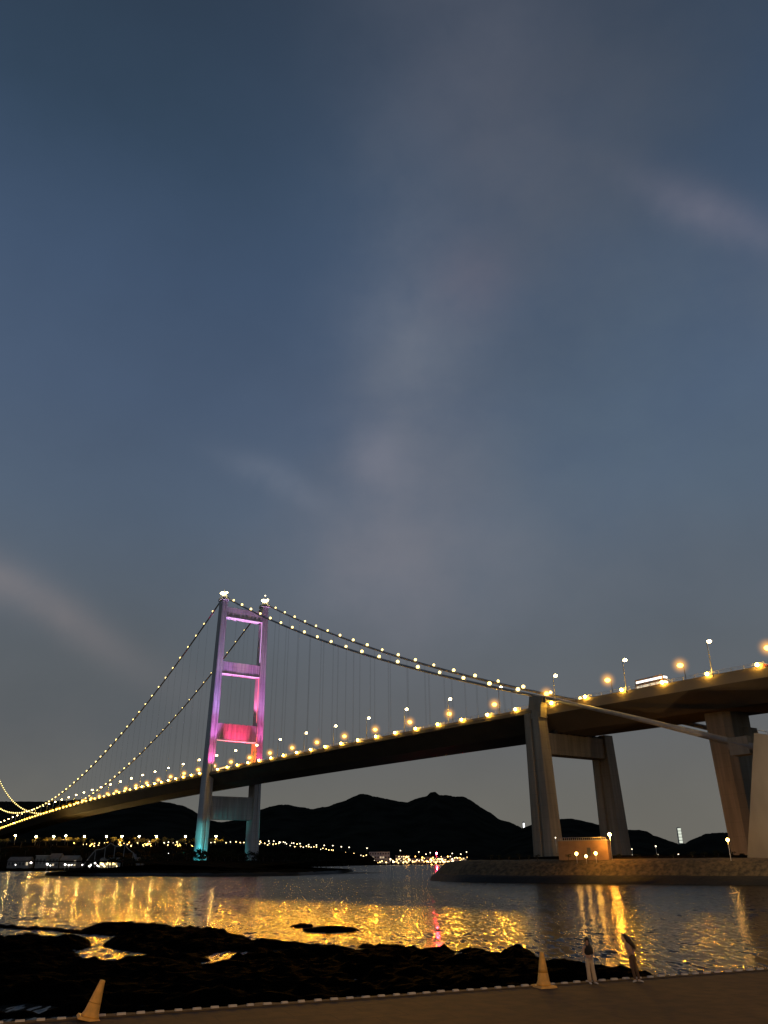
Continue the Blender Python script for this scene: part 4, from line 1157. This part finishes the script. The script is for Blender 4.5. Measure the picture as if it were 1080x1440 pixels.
def person(label, p, rz, J, clothes, hairpath):
    """J: dict of joints in local metres"""
    t = empty('person', p, rz); tag(t, label, 'person')
    V, E, R = [], [], []
    def add(pt, r, prev=None):
        V.append(pt); R.append(r); 
        if prev is not None: E.append((prev, len(V) - 1))
        return len(V) - 1
    pel = add(J['pelvis'], (.13, .10)); ab = add(J['belly'], (.10, .085), pel); ch = add(J['chest'], (.125, .095), ab); nk = add(J['neck'], .05, ch)
    hd = add(J['head0'], (.07, .08), nk); h1 = add(J['head1'], (.078, .095), hd); add(J['head2'], (.06, .075), h1)
    for s_ in 'LR':
        sh = add(J['sh' + s_], .055, ch); e = add(J['el' + s_], .038, sh); wv = add(J['wr' + s_], .026, e)
        d = (Vector(J['wr' + s_]) - Vector(J['el' + s_])).normalized(); pm = add(Vector(J['wr' + s_]) + d * .05, (.036, .018), wv); pm2 = add(Vector(J['wr' + s_]) + d * .09, (.038, .016), pm)
        side = d.cross(Vector((0, 0, 1))).normalized() if abs(d.z) < .9 else Vector((1, 0, 0)); up = side.cross(d).normalized()
        for k, (off, ln) in enumerate(((-.03, .058), (-.010, .072), (.010, .068), (.03, .050))):
            b = Vector(J['wr' + s_]) + d * .105 + side * off; f1 = add(b, .008, pm2); f2 = add(b + d * ln * .55 - up * .008, .008, f1); add(b + d * ln * .9 - up * .03, .007, f2)
        th = add(Vector(J['wr' + s_]) + d * .045 + side * .04, .010, pm); add(Vector(J['wr' + s_]) + d * .08 + side * .058, .009, th)
        hp = add(J['hp' + s_], (.085, .085), pel); k_ = add(J['kn' + s_], .055, hp); an = add(J['an' + s_], .036, k_); hl = Vector(J['an' + s_]); ft = Vector(J['ft' + s_])
        add(hl + (ft - hl) * .5 + Vector((0, 0, -.03)), (.04, .03), an)
    skin_obj('body', V, E, R, SKIN, t, 2)
    # face
    h1v = Vector(J['head1']); f = Vector(J['face']).normalized(); sd = f.cross(Vector((0, 0, 1))).normalized(); up = sd.cross(f)
    mb = MB(); 
    for k in (-1, 1): mb.ball(h1v + f * .088 + sd * .03 * k + up * .005, .010, 6)
    mb.build('eyes', DARKM, t)
    MB().loft([[h1v + f * .085 + up * .01 + sd * .006, h1v + f * .085 + up * .01 - sd * .006, h1v + f * .09 - up * .035 - sd * .016, h1v + f * .09 - up * .035 + sd * .016], [h1v + f * .09 + up * .008 + sd * .004, h1v + f * .09 + up * .008 - sd * .004, h1v + f * .115 - up * .034 - sd * .01, h1v + f * .115 - up * .034 + sd * .01]]).build('nose', SKIN, t)
    MB().ball(h1v + f * .086 - up * .058, .018, 6, 0, (1.2, 1.2, .4)).build('mouth', mat('lips', (.35, .1, .08), .5), t)
    mb = MB()
    for k in (-1, 1): mb.ball(h1v + sd * .082 * k, .022, 6, 0, (.5, .9, 1.2))
    mb.build('ear', SKIN, t)
    # hair: cap and long fall
    c = h1v - f * .018 + up * .03
    mb = MB(); mb.ball(c, .112, 12, 0, (.95, 1., 1.08))
    mb.v = [tuple(Vector(q) - f * max(0, (Vector(q) - h1v).dot(f) - .055) * 1.) for q in mb.v]
    mb.tube([c] + [Vector(q) for q, _ in hairpath], [.09] + [r for _, r in hairpath], 12)
    mb.build('hair', HAIR, t)
    for nm, chains, m_ in clothes:
        V2, E2, R2 = [], [], []
        for ch_ in chains:
            prev = ch_.get('from'); prev = prev if prev is None else prev
            for pt, r in ch_['pts']:
                V2.append(pt); R2.append(r)
                if prev is not None: E2.append((prev, len(V2) - 1))
                prev = len(V2) - 1
        skin_obj(nm, V2, E2, R2, m_, t, 2)
    SHOE = mat('pale_shoe', (.6, .58, .54), .6)
    for s_ in 'LR':
        a, b = Vector(J['an' + s_]), Vector(J['ft' + s_]); d = (b - a); d.z = 0; d.normalize(); e = Vector((-d.y, d.x, 0)); g = Vector((a.x, a.y, 0))
        rings = [[g + d * x + e * w_ * math.cos(q) + Vector((0, 0, max(.004, hh * (.5 + .5 * math.sin(q))))) for q in [2 * PI * k / 10 for k in range(10)]] for x, w_, hh in ((-.07, .025, .07), (-.04, .042, .09), (.03, .042, .085), (.11, .048, .06), (.17, .04, .045), (.2, .02, .03))]
        MB().loft(rings, 0, True, True).build('shoe', SHOE, t)
    return t


BLK = mat('black_fabric', (.012, .012, .014), .85); BEI = mat('beige_trouser_fabric', (.55, .45, .33), .85, .08, 5.); BRN = mat('brown_trouser_fabric', (.10, .065, .045), .85, .08, 5.); CRM = mat('cream_top_fabric', (.40, .32, .26), .85, .05, 5.)

# left one faces the viewer, head bowed, hands together at the waist (local -y is towards the viewer)
J = dict(pelvis=(0, 0, .90), belly=(.0, 0, 1.04), chest=(-.02, .0, 1.24), neck=(-.03, -.01, 1.40), head0=(-.035, -.03, 1.47), head1=(-.04, -.045, 1.55), head2=(-.04, -.04, 1.62), face=(-.1, -1, -.35),
         shL=(-.19, 0, 1.34), elL=(-.24, -.03, 1.07), wrL=(-.09, -.17, .98), shR=(.15, 0, 1.34), elR=(.21, -.03, 1.07), wrR=(.10, -.18, .97),
         hpL=(-.08, 0, .84), knL=(-.075, -.01, .47), anL=(-.05, .02, .08), ftL=(-.07, -.12, .03), hpR=(.08, 0, .84), knR=(.11, -.01, .47), anR=(.16, .0, .08), ftR=(.19, -.13, .03))
cl = [('trousers', [dict(pts=[((0, 0, 1.0), (.135, .105)), ((0, 0, .90), (.165, .125))]), dict(**{'from': 1}, pts=[((-.085, 0, .78), (.10, .105)), ((-.08, -.005, .47), (.085, .085)), ((-.055, .01, .08), (.095, .10))]), dict(**{'from': 1}, pts=[((.085, 0, .78), (.10, .105)), ((.115, -.005, .47), (.085, .085)), ((.16, 0, .08), (.095, .10))])], BEI),
      ('sleeveless_top', [dict(pts=[((0, 0, 1.02), (.165, .15)), ((-.01, 0, 1.12), (.165, .15)), ((-.02, 0, 1.25), (.185, .17)), ((-.025, 0, 1.38), (.14, .12))])], BLK)]
person('person with long dark hair, black sleeveless top and wide beige trousers, hands joined', at(832, 1383.5, 1.4), .1, J, cl,
       [((-.02, .05, 1.48), .115), ((.05, .02, 1.36), .10), ((.11, -.10, 1.22), .07), ((.13, -.15, 1.08), .03)])
# right one leans and holds an arm up to the head
J = dict(pelvis=(.02, 0, .98), belly=(-.01, 0, 1.13), chest=(-.08, .0, 1.33), neck=(-.16, -.01, 1.50), head0=(-.20, -.02, 1.57), head1=(-.235, -.03, 1.65), head2=(-.26, -.02, 1.72), face=(-1, -.5, -.1),
         shL=(-.22, -.04, 1.42), elL=(-.27, -.06, 1.20), wrL=(-.12, -.22, 1.12), shR=(.07, .03, 1.42), elR=(.16, -.04, 1.20), wrR=(.06, -.16, 1.12),
         hpL=(-.06, 0, .92), knL=(.0, -.02, .50), anL=(.06, .02, .08), ftL=(-.06, -.09, .03), hpR=(.10, 0, .92), knR=(.15, -.01, .50), anR=(.24, .03, .08), ftR=(.33, -.1, .03))
cl = [('trousers', [dict(pts=[((.01, 0, 1.08), (.12, .095)), ((.02, 0, .96), (.15, .12))]), dict(**{'from': 1}, pts=[((-.05, 0, .84), (.095, .10)), ((.0, -.01, .50), (.07, .07)), ((.06, .02, .09), (.055, .06))]), dict(**{'from': 1}, pts=[((.10, 0, .84), (.095, .10)), ((.15, 0, .50), (.07, .07)), ((.235, .03, .09), (.055, .06))])], BRN),
      ('short_top', [dict(pts=[((-.02, 0, 1.18), (.15, .13)), ((-.05, 0, 1.27), (.16, .14)), ((-.085, 0, 1.38), (.165, .15)), ((-.12, 0, 1.45), (.12, .11))])], CRM)]
person('person with long swinging dark hair, cream short top and brown trousers, leaning left', at(892, 1381, 1.4), .1, J, cl,
       [((-.14, .0, 1.62), .12), ((-.04, -.08, 1.50), .12), ((.06, -.16, 1.36), .09), ((.15, -.16, 1.20), .035)])
